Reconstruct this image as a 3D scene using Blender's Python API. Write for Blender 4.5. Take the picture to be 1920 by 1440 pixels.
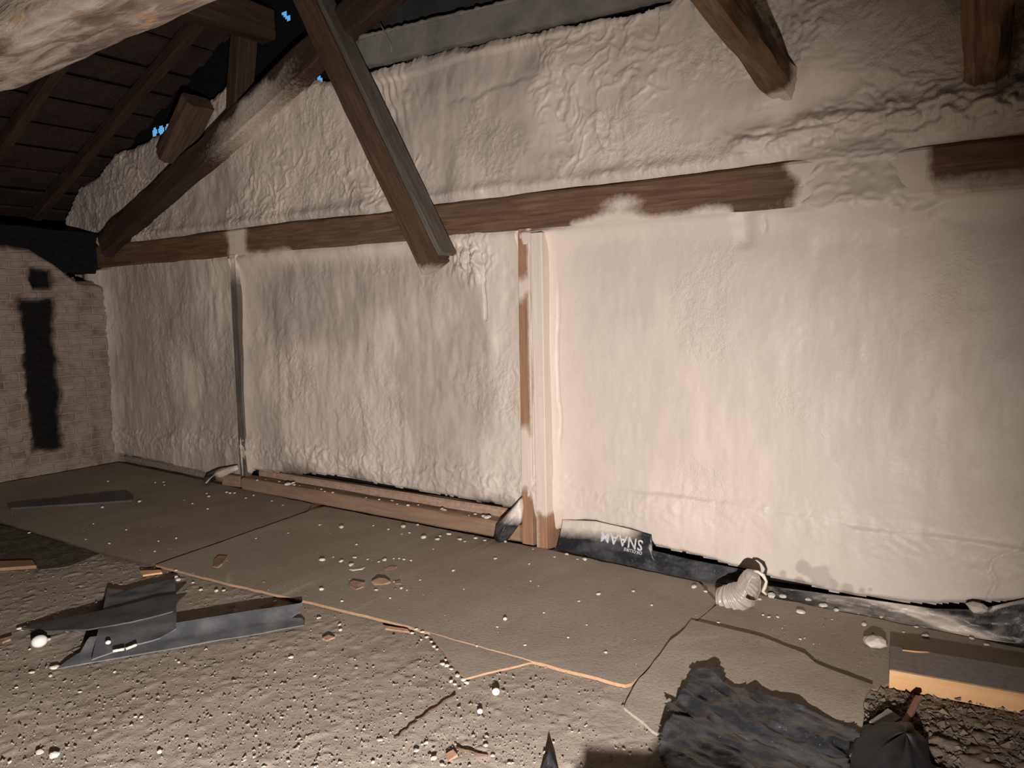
import bpy, bmesh, math, random
import numpy as np
from mathutils import Vector, Matrix

for _o in list(bpy.data.objects): bpy.data.objects.remove(_o)
SC = bpy.context.scene
COL = SC.collection
random.seed(7)

# ------------------------------------------------------------------ camera
FPX, CAMH = 1414.0, 1.55
_a = np.array([-2005., 105., -FPX]); _a /= np.linalg.norm(_a)
_b = np.array([1007., 171., -FPX]); _b -= _a*(_a@_b); _b /= np.linalg.norm(_b)
RX, RY = -_a, _b
RZ = np.cross(RX, RY)
ROT = np.stack([RX, RY, RZ])
cd = bpy.data.cameras.new('camera'); cam = bpy.data.objects.new('camera', cd); COL.objects.link(cam)
cd.sensor_fit = 'HORIZONTAL'; cd.sensor_width = 36.0; cd.lens = 36.0*FPX/1920.0
cd.clip_start = 0.02; cd.clip_end = 100
cam.matrix_world = Matrix.Translation((0, 0, CAMH)) @ Matrix([list(r) for r in ROT]).to_4x4()
SC.camera = cam

# ------------------------------------------------------------------ exposure, sky outside, hand lamp
SC.view_settings.view_transform = 'Standard'; SC.view_settings.look = 'None'
SC.view_settings.gamma = 1.0; SC.view_settings.use_curve_mapping = False
SC.view_settings.exposure = 0.0
w = bpy.data.worlds.new('sky'); SC.world = w; w.use_nodes = True
w.node_tree.nodes['Background'].inputs[0].default_value = (0.13, 0.42, 0.80, 1)
w.node_tree.nodes['Background'].inputs[1].default_value = 0.9

def spot(name, loc, aim, power, size_deg, blend, color, radius):
    l = bpy.data.lights.new(name, 'SPOT'); l.energy = power; l.spot_size = math.radians(size_deg); l.spot_blend = blend
    l.color = color; l.shadow_soft_size = radius
    o = bpy.data.objects.new(name, l); COL.objects.link(o); o.location = loc
    o.rotation_euler = (Vector(aim)-Vector(loc)).to_track_quat('-Z', 'Y').to_euler()
    return o
spot('work_lamp', (0.02, 0.0, 0.80), (-5.0, 3.93, -0.45), 1040, 121, 1.0, (1.0, 0.92, 0.86), 0.022)

# ------------------------------------------------------------------ pixel -> place
def ray(px, py): return ROT @ np.array([px-960., 720.-py, -FPX])
def F(px, py, z=0.0):
    d = ray(px, py); t = (z-CAMH)/d[2]; return Vector((d[0]*t, d[1]*t, z))
def W(px, py, y=3.93):
    d = ray(px, py); t = y/d[1]; return Vector((d[0]*t, y, CAMH+d[2]*t))

# ------------------------------------------------------------------ numpy noise
def _hash(ix, iy, seed):
    n = (ix.astype(np.int64)*374761393 + iy.astype(np.int64)*668265263 + seed*1274126177) & 0x7fffffff
    n = ((n ^ (n >> 13))*1274126177) & 0x7fffffff
    return ((n ^ (n >> 16)) & 0xffff)/65535.0*2-1
def vn(x, y, seed=0):
    x = np.asarray(x, float); y = np.asarray(y, float)
    ix = np.floor(x); iy = np.floor(y); fx = x-ix; fy = y-iy
    u = fx*fx*fx*(fx*(fx*6-15)+10); v = fy*fy*fy*(fy*(fy*6-15)+10)
    a = _hash(ix, iy, seed); b = _hash(ix+1, iy, seed); c = _hash(ix, iy+1, seed); d = _hash(ix+1, iy+1, seed)
    return (a*(1-u)+b*u)*(1-v)+(c*(1-u)+d*u)*v
def fbm(x, y, seed=0, o=4, g=0.5):
    s = 0; am = 1; t = 0
    for i in range(o):
        s = s+am*vn(x*2**i+i*17.3, y*2**i-i*9.1, seed+i); t += am; am *= g
    return s/t
def sst(a, b, x):
    t = np.clip((x-a)/(b-a), 0, 1); return t*t*(3-2*t)
def gs(x, c, s): return np.exp(-((x-c)/s)**2)

# ------------------------------------------------------------------ material helpers
class NT:
    def __init__(s, name, rough=0.8, spec=0.3):
        s.m = bpy.data.materials.new(name); s.m.use_nodes = True
        s.t = s.m.node_tree; s.n = s.t.nodes; s.p = s.n['Principled BSDF']
        s.p.inputs['Roughness'].default_value = rough
        s.p.inputs['Specular IOR Level'].default_value = spec
    def add(s, typ, **k):
        n = s.n.new(typ)
        for a, b in k.items(): setattr(n, a, b)
        return n
    def link(s, a, b): s.t.links.new(a, b)
    def coord(s, scale=(1, 1, 1), kind='Object', rnd=False):
        c = s.add('ShaderNodeTexCoord'); out = c.outputs[kind]
        if rnd:
            oi = s.add('ShaderNodeObjectInfo'); mu = s.add('ShaderNodeVectorMath', operation='SCALE')
            mu.inputs[0].default_value = (37, 11, 23); s.link(oi.outputs['Random'], mu.inputs['Scale'])
            ad = s.add('ShaderNodeVectorMath', operation='ADD'); s.link(out, ad.inputs[0]); s.link(mu.outputs[0], ad.inputs[1]); out = ad.outputs[0]
        mp = s.add('ShaderNodeMapping'); mp.inputs['Scale'].default_value = scale; s.link(out, mp.inputs[0]); return mp.outputs[0]
    def noise(s, vec, scale, detail=6, rough=0.55, dist=0.0):
        n = s.add('ShaderNodeTexNoise'); n.inputs['Scale'].default_value = scale; n.inputs['Detail'].default_value = detail
        n.inputs['Roughness'].default_value = rough; n.inputs['Distortion'].default_value = dist; s.link(vec, n.inputs['Vector']); return n.outputs['Fac']
    def ramp(s, fac, stops):
        r = s.add('ShaderNodeValToRGB'); e = r.color_ramp.elements
        while len(e) < len(stops): e.new(0.5)
        for i, (p, c) in enumerate(stops):
            e[i].position = p; e[i].color = (*c, 1) if len(c) == 3 else c
        s.link(fac, r.inputs[0]); return r.outputs[0]
    def mix(s, fac, a, b, mode='MIX'):
        m = s.add('ShaderNodeMix', data_type='RGBA', blend_type=mode)
        for v, i in ((fac, 0), (a, 6), (b, 7)):
            if isinstance(v, (int, float)): m.inputs[i].default_value = v
            elif isinstance(v, tuple): m.inputs[i].default_value = (*v, 1)
            else: s.link(v, m.inputs[i])
        return m.outputs[2]
    def attr(s, name):
        a = s.add('ShaderNodeAttribute'); a.attribute_name = name; return a.outputs['Fac']
    def math(s, op, a, b=0.0):
        m = s.add('ShaderNodeMath', operation=op)
        for v, i in ((a, 0), (b, 1)):
            if isinstance(v, (int, float)): m.inputs[i].default_value = v
            else: s.link(v, m.inputs[i])
        return m.outputs[0]
    def base(s, c):
        if isinstance(c, tuple): s.p.inputs['Base Color'].default_value = (*c, 1)
        else: s.link(c, s.p.inputs['Base Color'])
    def bump(s, h, strength=0.5, dist=0.01, prev=None):
        b = s.add('ShaderNodeBump'); b.inputs['Strength'].default_value = strength; b.inputs['Distance'].default_value = dist
        s.link(h, b.inputs['Height'])
        if prev is not None: s.link(prev, b.inputs['Normal'])
        s.link(b.outputs[0], s.p.inputs['Normal']); return b.outputs[0]

FOAM_C = (0.69, 0.60, 0.52)
def foam_mat():
    s = NT('sprayed_foam', 0.42, 0.42)
    v = s.coord((1, 1, 1)); vs = s.coord((1, 1, 0.35))
    n1 = s.noise(vs, 2.6, 5); n2 = s.noise(v, 9, 4)
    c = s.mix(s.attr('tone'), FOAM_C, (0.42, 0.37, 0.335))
    c = s.mix(s.math('MULTIPLY', n2, 0.35), c, (0.77, 0.66, 0.565))
    c = s.mix(s.ramp(n1, [(0.35, (0, 0, 0)), (0.75, (0.45, 0.45, 0.45))]), c, (0.56, 0.50, 0.44))
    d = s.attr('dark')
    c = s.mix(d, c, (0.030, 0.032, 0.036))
    s.base(c)
    f1 = s.noise(v, 26, 3, 0.5, 0.6); f2 = s.noise(v, 95, 3)
    fr = s.attr('rough')
    b = s.bump(f1, 0.22, 0.010)
    b2 = s.add('ShaderNodeBump'); b2.inputs['Distance'].default_value = 0.006
    s.link(s.math('ADD', s.math('MULTIPLY', fr, 0.75), 0.10), b2.inputs['Strength']); s.link(f2, b2.inputs['Height']); s.link(b, b2.inputs['Normal'])
    s.link(b2.outputs[0], s.p.inputs['Normal'])
    s.link(s.math('ADD', s.math('MULTIPLY', n2, 0.25), 0.36), s.p.inputs['Roughness'])
    return s.m
def wood_mat(name, c1, c2, c3, rough=0.85, grain=1.0):
    s = NT(name, rough, 0.2)
    v = s.coord((0.9, 14, 14), rnd=True); vv = s.coord((1.2, 3, 3), rnd=True)
    g = s.noise(v, 3.2*grain, 6, 0.6, 0.4); bl = s.noise(vv, 2.2, 4)
    c = s.ramp(g, [(0.28, c1), (0.52, c2), (0.75, c3)])
    c = s.mix(s.ramp(bl, [(0.35, (0, 0, 0)), (0.7, (0.6, 0.6, 0.6))]), c, c1)
    sp = s.attr('spray')
    nn = s.noise(s.coord((1, 1, 1), rnd=True), 38, 5, 0.7)
    m = s.math('ADD', s.math('MULTIPLY', sp, 1.6), s.math('MULTIPLY', nn, 0.7))
    m = s.ramp(s.math('MULTIPLY', m, 0.7), [(0.34, (0, 0, 0)), (0.86, (1, 1, 1))])
    m = s.math('MULTIPLY', m, s.ramp(sp, [(0.0, (0, 0, 0)), (0.12, (1, 1, 1))]))
    c = s.mix(m, c, (0.69, 0.60, 0.51))
    s.base(c); s.bump(g, 0.45, 0.006)
    return s.m
def plain(name, c, rough=0.6, spec=0.4, ns=20, var=0.4, bump=0.2, c2=None, dist=0.004):
    s = NT(name, rough, spec); v = s.coord((1, 1, 1)); n = s.noise(v, ns, 5)
    s.base(s.mix(s.ramp(n, [(0.4, (0, 0, 0)), (0.68, (1, 1, 1))]), c, c2 or tuple(x*(1-var) for x in c))); s.bump(n, bump, dist); return s.m
def floor_mat(name, c1, c2, edge=None):
    s = NT(name, 0.92, 0.12); v = s.coord((1, 1, 1)); vs = s.coord((0.7, 2.6, 1))
    n = s.noise(v, 1.6, 6, 0.6); f = s.noise(v, 60, 5, 0.7); g = s.noise(v, 210, 2); st = s.noise(vs, 5, 4, 0.6, 0.5)
    c = s.mix(s.ramp(n, [(0.35, (0, 0, 0)), (0.65, (1, 1, 1))]), c1, c2)
    c = s.mix(s.math('MULTIPLY', st, 0.35), c, tuple(x*1.25 for x in c2))
    c = s.mix(s.ramp(f, [(0.30, (0.55, 0.55, 0.55)), (0.46, (0, 0, 0))]), c, tuple(x*0.62 for x in c1))
    c = s.mix(s.ramp(g, [(0.66, (0, 0, 0)), (0.74, (0.8, 0.8, 0.8))]), c, (0.50, 0.45, 0.39))
    if not edge: c = s.mix(s.attr('dirt'), c, s.mix(n, (0.13, 0.10, 0.078), (0.24, 0.195, 0.155)))
    if edge:
        geo = s.add('ShaderNodeNewGeometry'); sx = s.add('ShaderNodeSeparateXYZ'); s.link(geo.outputs['True Normal'], sx.inputs[0])
        ed = s.math('LESS_THAN', sx.outputs[2], 0.55)
        c = s.mix(s.math('MAXIMUM', ed, s.attr('rim')), c, s.mix(s.noise(v, 35, 4), edge, tuple(x*0.6 for x in edge)))
    s.base(c)
    b = s.bump(f, 0.5, 0.006); s.bump(g, 0.35, 0.003, b); return s.m
def brick_mat():
    s = NT('old_brick', 0.95, 0.1)
    tc = s.add('ShaderNodeTexCoord'); sp = s.add('ShaderNodeSeparateXYZ'); s.link(tc.outputs['Object'], sp.inputs[0])
    cb = s.add('ShaderNodeCombineXYZ'); s.link(sp.outputs[1], cb.inputs[0]); s.link(sp.outputs[2], cb.inputs[1])
    wv = s.add('ShaderNodeVectorMath', operation='ADD'); nz = s.add('ShaderNodeTexNoise'); nz.inputs['Scale'].default_value = 3
    s.link(cb.outputs[0], nz.inputs['Vector']); sc = s.add('ShaderNodeVectorMath', operation='SCALE'); sc.inputs['Scale'].default_value = 0.06
    s.link(nz.outputs['Color'], sc.inputs[0]); s.link(cb.outputs[0], wv.inputs[0]); s.link(sc.outputs[0], wv.inputs[1])
    b = s.add('ShaderNodeTexBrick'); b.inputs['Scale'].default_value = 1.0; b.inputs['Brick Width'].default_value = 0.24; b.inputs['Row Height'].default_value = 0.075
    b.inputs['Mortar Size'].default_value = 0.010; b.inputs['Mortar Smooth'].default_value = 0.4
    b.inputs['Color1'].default_value = (0.15, 0.098, 0.075, 1); b.inputs['Color2'].default_value = (0.23, 0.17, 0.135, 1); b.inputs['Mortar'].default_value = (0.26, 0.225, 0.19, 1)
    s.link(wv.outputs[0], b.inputs['Vector'])
    n = s.noise(s.coord((1, 1, 1)), 6, 6)
    c = s.mix(s.ramp(n, [(0.36, (0.1, 0.1, 0.1)), (0.58, (0.95, 0.95, 0.95))]), b.outputs['Color'], (0.30, 0.25, 0.21))
    c = s.mix(s.attr('soot'), c, (0.013, 0.012, 0.012))
    s.base(c); bb = s.bump(b.outputs['Fac'], -0.8 if False else 0.8, 0.012); s.t.nodes[-1].invert = True; s.bump(n, 0.6, 0.012, bb); return s.m
def log_mat():
    s = NT('limewashed_log', 0.9, 0.15)
    v = s.coord((1.2, 6, 6)); n = s.noise(v, 2.4, 7, 0.62, 0.5); n2 = s.noise(s.coord((2.2, 5, 5)), 2.1, 3, 0.5, 0.3)
    n3 = s.noise(s.coord((1, 2.2, 2.2)), 1.7, 5, 0.6)
    c = s.ramp(n, [(0.36, (0.13, 0.10, 0.085)), (0.5, (0.34, 0.285, 0.24)), (0.66, (0.48, 0.42, 0.36))])
    c = s.mix(s.ramp(n3, [(0.52, (0, 0, 0)), (0.62, (0.8, 0.8, 0.8))]), c, (0.15, 0.11, 0.09))
    c = s.mix(s.ramp(n2, [(0.63, (0, 0, 0)), (0.69, (0.8, 0.8, 0.8))]), c, (0.36, 0.225, 0.125))
    s.base(c); s.bump(n, 0.9, 0.03); return s.m
def film_mat():
    s = NT('black_film', 0.38, 0.5); v = s.coord((1, 1, 1))
    n = s.noise(s.coord((1, 2, 2)), 5, 6, 0.6); f = s.noise(v, 120, 3)
    c = s.mix(s.ramp(n, [(0.45, (0, 0, 0)), (0.75, (0.8, 0.8, 0.8))]), (0.018, 0.020, 0.024), (0.125, 0.125, 0.13))
    c = s.mix(s.ramp(f, [(0.66, (0, 0, 0)), (0.75, (0.7, 0.7, 0.7))]), c, (0.30, 0.28, 0.25))
    nn = s.noise(v, 30, 5, 0.7); m = s.math('ADD', s.math('MULTIPLY', s.attr('spray'), 1.3), s.math('MULTIPLY', nn, 0.35))
    m = s.ramp(m, [(0.25, (0, 0, 0)), (1.0, (1, 1, 1))])
    c = s.mix(m, c, (0.66, 0.58, 0.50)); s.base(c); s.bump(s.noise(v, 16, 5, 0.6, 0.8), 0.5, 0.012); return s.m

M = {
 'foam': foam_mat(),
 'wood': wood_mat('aged_brown_timber', (0.085, 0.047, 0.028), (0.175, 0.105, 0.062), (0.26, 0.165, 0.10)),
 'wood_mid': wood_mat('mid_brown_timber', (0.055, 0.034, 0.023), (0.105, 0.066, 0.044), (0.155, 0.10, 0.067)),  # one even mid brown for the strut and the cleat
 'wood_greyed': wood_mat('greyed_board_timber', (0.085, 0.072, 0.062), (0.145, 0.125, 0.108), (0.20, 0.175, 0.15)),
 'wood_red': wood_mat('reddish_batten_timber', (0.27, 0.145, 0.085), (0.35, 0.20, 0.125), (0.42, 0.25, 0.16)),
 'wood_plate': wood_mat('dusty_sill_timber', (0.24, 0.155, 0.10), (0.33, 0.22, 0.145), (0.40, 0.28, 0.19)),
 'wood_dark': wood_mat('dark_brown_timber', (0.032, 0.020, 0.014), (0.058, 0.037, 0.026), (0.09, 0.06, 0.042)),  # one even dark brown for the roof timbers
 'wood_fresh': wood_mat('fresh_sawn_pine', (0.60, 0.33, 0.15), (0.74, 0.45, 0.22), (0.84, 0.56, 0.32), 0.7, 0.6),
 'wood_grey': plain('dusty_grey_board_face', (0.29, 0.26, 0.235), 0.95, 0.1, 40, 0.2, 0.3),
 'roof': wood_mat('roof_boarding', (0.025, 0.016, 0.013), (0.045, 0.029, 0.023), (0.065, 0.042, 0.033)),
 'floor': floor_mat('dusty_floor', (0.30, 0.255, 0.205), (0.40, 0.345, 0.285)),
 'sheet': floor_mat('dusty_board_sheet', (0.30, 0.255, 0.21), (0.37, 0.32, 0.265), (0.50, 0.31, 0.19)),
 'sheet_dull': floor_mat('dusty_old_board_sheet', (0.25, 0.21, 0.17), (0.33, 0.285, 0.235), (0.13, 0.10, 0.08)),
 'dirt': plain('dry_dirt_clods', (0.20, 0.16, 0.125), 0.97, 0.08, 25, 0.45, 0.8),
 'brick': brick_mat(), 'log': log_mat(), 'film': film_mat(),
 'black': plain('black_void_board', (0.012, 0.012, 0.013), 0.9, 0.1),  # near-black put in for the unlit void behind the foam and at the eaves
 'greydark': plain('dark_grey_membrane', (0.045, 0.046, 0.045), 0.8, 0.2, 4, 0.4, 0.1),
 'greyband': plain('oversprayed_grey_board', (0.24, 0.225, 0.205), 0.9, 0.1, 5, 0.35, 0.15),
 'plastic': plain('weathered_grey_plastic', (0.10, 0.105, 0.115), 0.55, 0.45, 9, 0.0, 0.15, (0.19, 0.19, 0.20)),
 'plastic_dk': plain('dark_grey_plastic', (0.065, 0.063, 0.062), 0.6, 0.4, 8, 0.0, 0.15, (0.10, 0.095, 0.09)),
 'crumb': plain('foam_crumb', (0.80, 0.74, 0.66), 0.6, 0.3, 60, 0.15, 0.4),
 'ball': plain('white_foam_bead', (0.82, 0.80, 0.77), 0.6, 0.3, 60, 0.1, 0.2),
 'gravel': plain('floor_grit', (0.36, 0.31, 0.26), 0.95, 0.1, 30, 0.5, 0.4),
 'gravel_l': plain('pale_grit', (0.50, 0.45, 0.39), 0.9, 0.1, 30, 0.3, 0.3),
 'redchip': plain('brick_red_chip', (0.40, 0.24, 0.165), 0.9, 0.1, 40, 0.3, 0.4),
 'letter': plain('printed_white_ink', (0.62, 0.62, 0.66), 0.6, 0.2, 60, 0.3, 0.0),
 'outer': plain('rough_back_wall', (0.16, 0.125, 0.10), 0.95, 0.1, 3, 0.3, 0.3),
 'case': plain('matt_black', (0.02, 0.02, 0.02), 0.6, 0.3),
}
def tube_mat():
    s = NT('cloudy_clear_plastic', 0.22, 0.5)
    s.base((0.62, 0.565, 0.51)); s.p.inputs['Transmission Weight'].default_value = 0.40
    s.p.inputs['IOR'].default_value = 1.3; s.p.inputs['Coat Weight'].default_value = 0.4; s.p.inputs['Coat Roughness'].default_value = 0.15
    s.bump(s.noise(s.coord((1, 1, 1)), 30, 3), 0.25, 0.006); return s.m
M['tube'] = tube_mat()

# ------------------------------------------------------------------ object helpers
def tag(o, label=None, cat=None, group=None, kind=None):
    if label: o['label'] = label
    if cat: o['category'] = cat
    if group: o['group'] = group
    if kind: o['kind'] = kind
    return o
def mesh_obj(name, verts, faces, mat, parent=None, smooth=True, attrs=None):
    me = bpy.data.meshes.new(name); me.from_pydata([tuple(v) for v in verts], [], faces); me.update()
    if smooth: me.polygons.foreach_set('use_smooth', [True]*len(me.polygons))
    if attrs:
        for k, vals in attrs.items():
            a = me.attributes.new(k, 'FLOAT', 'POINT'); a.data.foreach_set('value', np.asarray(vals, dtype=np.float32))
    me.materials.append(mat); o = bpy.data.objects.new(name, me); COL.objects.link(o)
    if parent: o.parent = parent
    return o
def bm_obj(name, bm, mat, parent=None, smooth=False):
    me = bpy.data.meshes.new(name); bmesh.ops.recalc_face_normals(bm, faces=bm.faces); bm.to_mesh(me); bm.free()
    if smooth: me.polygons.foreach_set('use_smooth', [True]*len(me.polygons))
    me.materials.append(mat); o = bpy.data.objects.new(name, me); COL.objects.link(o)
    if parent: o.parent = parent
    return o
def grid_mesh(name, P3, keep, mat, attrs):
    """P3: (ny,nx,3) array; keep: (ny-1,nx-1) bool"""
    ny, nx = P3.shape[:2]
    me = bpy.data.meshes.new(name); idx = np.arange(ny*nx).reshape(ny, nx)
    q = np.stack([idx[:-1, :-1], idx[:-1, 1:], idx[1:, 1:], idx[1:, :-1]], -1)[keep]
    used = np.zeros(ny*nx, bool); used[q.ravel()] = True; rem = np.cumsum(used)-1
    V = P3.reshape(-1, 3)[used]; q = rem[q]
    me.vertices.add(len(V)); me.vertices.foreach_set('co', V.astype(np.float32).ravel())
    me.loops.add(q.size); me.loops.foreach_set('vertex_index', q.astype(np.int32).ravel())
    me.polygons.add(len(q)); me.polygons.foreach_set('loop_start', np.arange(0, q.size, 4, dtype=np.int32))
    me.update(calc_edges=True); me.polygons.foreach_set('use_smooth', np.ones(len(q), bool))
    for k, v in attrs.items():
        a = me.attributes.new(k, 'FLOAT', 'POINT'); a.data.foreach_set('value', v.reshape(-1)[used].astype(np.float32))
    me.materials.append(mat); o = bpy.data.objects.new(name, me); COL.objects.link(o); return o

def beam(name, p0, p1, wid, hei, mat, up=(0, 0, 1), label=None, cat='beam', group=None, spray=None, rough=0.004, bev=0.012,
         seed=0, taper=1.0, step=0.05, parent=None, ncs=6, nd=(0, 0, 0)):
    """timber with its long axis on local X; wid along local Y, hei along local Z; p0,p1 are the axis ends."""
    p0 = Vector(p0); p1 = Vector(p1); ax = (p1-p0); L = ax.length; ax.normalize()
    upv = Vector(up); yy = upv.cross(ax).normalized(); zz = ax.cross(yy)
    MT = Matrix((( ax.x, yy.x, zz.x, p0.x), (ax.y, yy.y, zz.y, p0.y), (ax.z, yy.z, zz.z, p0.z), (0, 0, 0, 1)))
    n = max(2, int(L/step)); ring = []
    hw, hh = wid/2, hei/2
    for (sx, sy) in ((1, 1), (-1, 1), (-1, -1), (1, -1)):
        cs = [(sx*hw, sy*(hh-bev)), (sx*(hw-bev), sy*hh)]
        if sx*sy < 0: cs = cs[::-1]
        ring += cs
    full = []
    for i in range(8):
        a = ring[i]; b = ring[(i+1) % 8]; full.append(a)
        if i % 2 == 1:
            for k in range(1, ncs): t = k/ncs; full.append((a[0]+(b[0]-a[0])*t, a[1]+(b[1]-a[1])*t))
    R = len(full); xs = np.linspace(0, L, n+1); V = []; SP = []
    for i, x in enumerate(xs):
        tt = 1+(taper-1)*i/n
        for j, (y, z) in enumerate(full):
            a = math.atan2(z, y)
            d = rough*float(fbm(np.array([x*2.5+seed*3.1]), np.array([a*1.6+seed]), seed, 3)[0])*2
            wv = rough*1.5*float(vn(np.array([x*1.1+seed]), np.array([seed*7.7]), 3)[0])
            f = 1+d/max(hw, hh)
            q = Vector((x, y*f*tt, z*f*tt+wv)); V.append(q)
            if spray: SP.append(float(spray(MT @ q)))
    fc = []
    for i in range(n):
        for j in range(R):
            k = (j+1) % R; fc.append((i*R+j, i*R+k, (i+1)*R+k, (i+1)*R+j))
    c0 = len(V); V.append(Vector((0, 0, 0))); c1 = len(V); V.append(Vector((L, 0, 0)))
    if spray: SP += [float(spray(MT @ V[c0])), float(spray(MT @ V[c1]))]
    for j in range(R):
        k = (j+1) % R; fc.append((c0, k, j)); fc.append((c1, n*R+j, n*R+k))
    fc = [tuple(reversed(f)) for f in fc]
    o = mesh_obj(name, V, fc, mat, None, True, {'spray': SP if spray else [0]*len(V)})
    me = o.data; me.set_sharp_from_angle(angle=math.radians(32))
    if parent:
        o.parent = parent; o.matrix_local = MT
    else: o.matrix_world = MT
    if label: tag(o, label, cat, group)
    return o

def cbox(bm, x0, x1, y0, y1, z0, z1):
    vs = [bm.verts.new(p) for p in ((x0, y0, z0), (x1, y0, z0), (x1, y1, z0), (x0, y1, z0), (x0, y0, z1), (x1, y0, z1), (x1, y1, z1), (x0, y1, z1))]
    for f in ((0, 3, 2, 1), (4, 5, 6, 7), (0, 1, 5, 4), (1, 2, 6, 5), (2, 3, 7, 6), (3, 0, 4, 7)): bm.faces.new([vs[i] for i in f])
    return vs

def slab(name, top, thick, mat, label=None, cat=None, sub=0.04, noise=0.0, seed=1, bend=None, parent=None, group=None, rag=0.0, rim=0.0, rimsides=None, dz=None):
    """thick sheet whose upper outline is the 3-D polygon top; ragged edge rag, wavy by noise, local origin at its base centre"""
    pts = [Vector(p) for p in top]; rnd = random.Random(seed); out = []
    for i, p in enumerate(pts):
        q = pts[(i+1) % len(pts)]; L = (q-p).length; k = max(1, int(L/sub)) if sub else 1
        for j in range(k):
            t = j/k; r = p.lerp(q, t)
            if rag and j: r = r+Vector((rnd.uniform(-rag, rag), rnd.uniform(-rag, rag), 0))
            out.append(r)
    c = sum(out, Vector())/len(out); c.z = min(p.z for p in out)-thick
    bm = bmesh.new(); vs = [bm.verts.new(p-c) for p in out]
    f = bm.faces.new(vs); bmesh.ops.triangulate(bm, faces=[f])
    bmesh.ops.subdivide_edges(bm, edges=[e for e in bm.edges if not e.is_boundary and e.calc_length() > sub*1.6], cuts=3, use_grid_fill=True)
    bmesh.ops.triangulate(bm, faces=list(bm.faces))
    if noise:
        for v in bm.verts:
            v.co.z += noise*float(fbm(np.array([(v.co.x+c.x)*9]), np.array([(v.co.y+c.y)*9]), seed, 3)[0])
    if dz:
        for v in bm.verts: v.co.z += dz(v.co.x+c.x, v.co.y+c.y)
    bm.normal_update()
    for fc in bm.faces:
        if fc.normal.z < 0: fc.normal_flip()
    ret = bmesh.ops.extrude_face_region(bm, geom=list(bm.faces))
    # extruded copy becomes the top; move original down
    newv = {g for g in ret['geom'] if isinstance(g, bmesh.types.BMVert)}
    for v in bm.verts:
        if v not in newv: v.co.z -= thick
    bmesh.ops.recalc_face_normals(bm, faces=bm.faces)
    o = bm_obj(name, bm, mat, parent, True); o.data.set_sharp_from_angle(angle=math.radians(35)); o.location = c
    a = o.data.attributes.new('rim', 'FLOAT', 'POINT'); a2 = o.data.attributes.new('spray', 'FLOAT', 'POINT')
    if rimsides:
        vals = []
        for v in o.data.vertices:
            p = v.co+c; m = 0
            for (A, B) in rimsides:
                A = Vector(A[:2]); B = Vector(B[:2]); d = B-A; t = max(0, min(1, (p.xy-A).dot(d)/d.length_squared)); 
                m = max(m, 1.0 if (p.xy-(A+d*t)).length < rim else 0)
            vals.append(m)
        a.data.foreach_set('value', vals)
    if label: tag(o, label, cat, group)
    return o

# ================================================================== SETTING
YB = 4.02      # sheathing the foam is sprayed on
ROOF_S = math.tan(math.radians(22.0))
def roof_z(x): return 3.0+ROOF_S*(x+7.9)

# ---- floor (height field)
def build_floor():
    st = 0.0125
    xs = np.arange(-8.6, 0.9, st); ys = np.arange(0.4, 4.4, st); X, Y = np.meshgrid(xs, ys)
    near = sst(2.75, 2.2, Y)
    h = 0.004*fbm(X*3, Y*3, 11, 4)+0.0016*fbm(X*16, Y*16, 12, 4)*(0.4+near)
    lump = np.clip(fbm(X*30, Y*30, 13, 3)-0.18, 0, 1)*0.009*(0.25+near)
    m = sst(-0.62, -0.42, X)*sst(3.3, 3.0, Y)*1.0
    d = m*(0.022*np.clip(np.abs(fbm(X*15, Y*15, 21, 4))*1.7, 0, 1)+0.012*fbm(X*40, Y*40, 22, 3))
    Z = h+lump+d-0.006
    Z = np.where(Y > 3.45, np.minimum(Z, 0.0), Z)
    P = np.stack([X, Y, Z], -1)
    o = grid_mesh('floor', P, np.ones((len(ys)-1, len(xs)-1), bool), M['floor'], {'dirt': m})
    tag(o, 'dusty pale brown attic floor strewn with grit', 'floor', kind='structure')
    # the rest of the floor outside the finely shaped part
    bm = bmesh.new(); cbox(bm, -9.6, 6.2, -4.2, 5.0, -0.25, -0.045)
    o2 = bm_obj('floor_base', bm, M['outer']); tag(o2, 'rough sub-floor under the dust', 'floor', kind='structure')
    bm = bmesh.new(); cbox(bm, -9.6, 6.2, -4.2, 0.42, -0.045, -0.006); cbox(bm, 0.88, 6.2, 0.42, 4.2, -0.045, -0.006)
    o3 = bm_obj('floor_near', bm, M['floor']); tag(o3, 'dusty floor around the viewer', 'floor', kind='structure')
build_floor()

# ---- sprayed wall (height field)
PX1, PX2 = -5.69, -2.68         # the two posts
def interp(xs, pts):
    p = sorted(pts); return np.interp(xs, [a for a, b in p], [b for a, b in p])
TOPLINE = [(-8.62, 2.45), (-8.55, 2.62), (-8.3, 2.88), (-7.95, 2.93), (-7.6, 3.12), (-7.2, 3.13), (-7.0, 3.15), (-6.75, 3.19), (-6.62, 3.19), (-6.3, 3.2), (-6.0, 3.35), (-5.7, 3.42),
           (-5.6, 3.30), (-4.9, 3.24), (-4.6, 3.28), (-4.45, 3.24), (-4.12, 3.225), (-3.4, 3.235), (-2.6, 3.19), (-1.75, 3.15), (-1.6, 3.30), (-1.2, 3.7), (1.2, 3.9)]
BOTLINE = [(-8.6, 0.06), (-7.9, 0.07), (-7.0, 0.055), (-6.1, 0.03), (-5.75, 0.05), (-5.6, 0.15), (-4.6, 0.215), (-3.2, 0.21), (-2.75, 0.20), (-2.6, 0.05), (-2.48, 0.12),
           (-2.42, 0.165), (-2.30, 0.19), (-1.98, 0.185), (-1.86, 0.17), (-1.82, 0.115), (-1.3, 0.085), (-1.12, 0.05), (-0.7, 0.045), (-0.38, 0.07), (-0.03, 0.17), (1, 0.2)]
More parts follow.
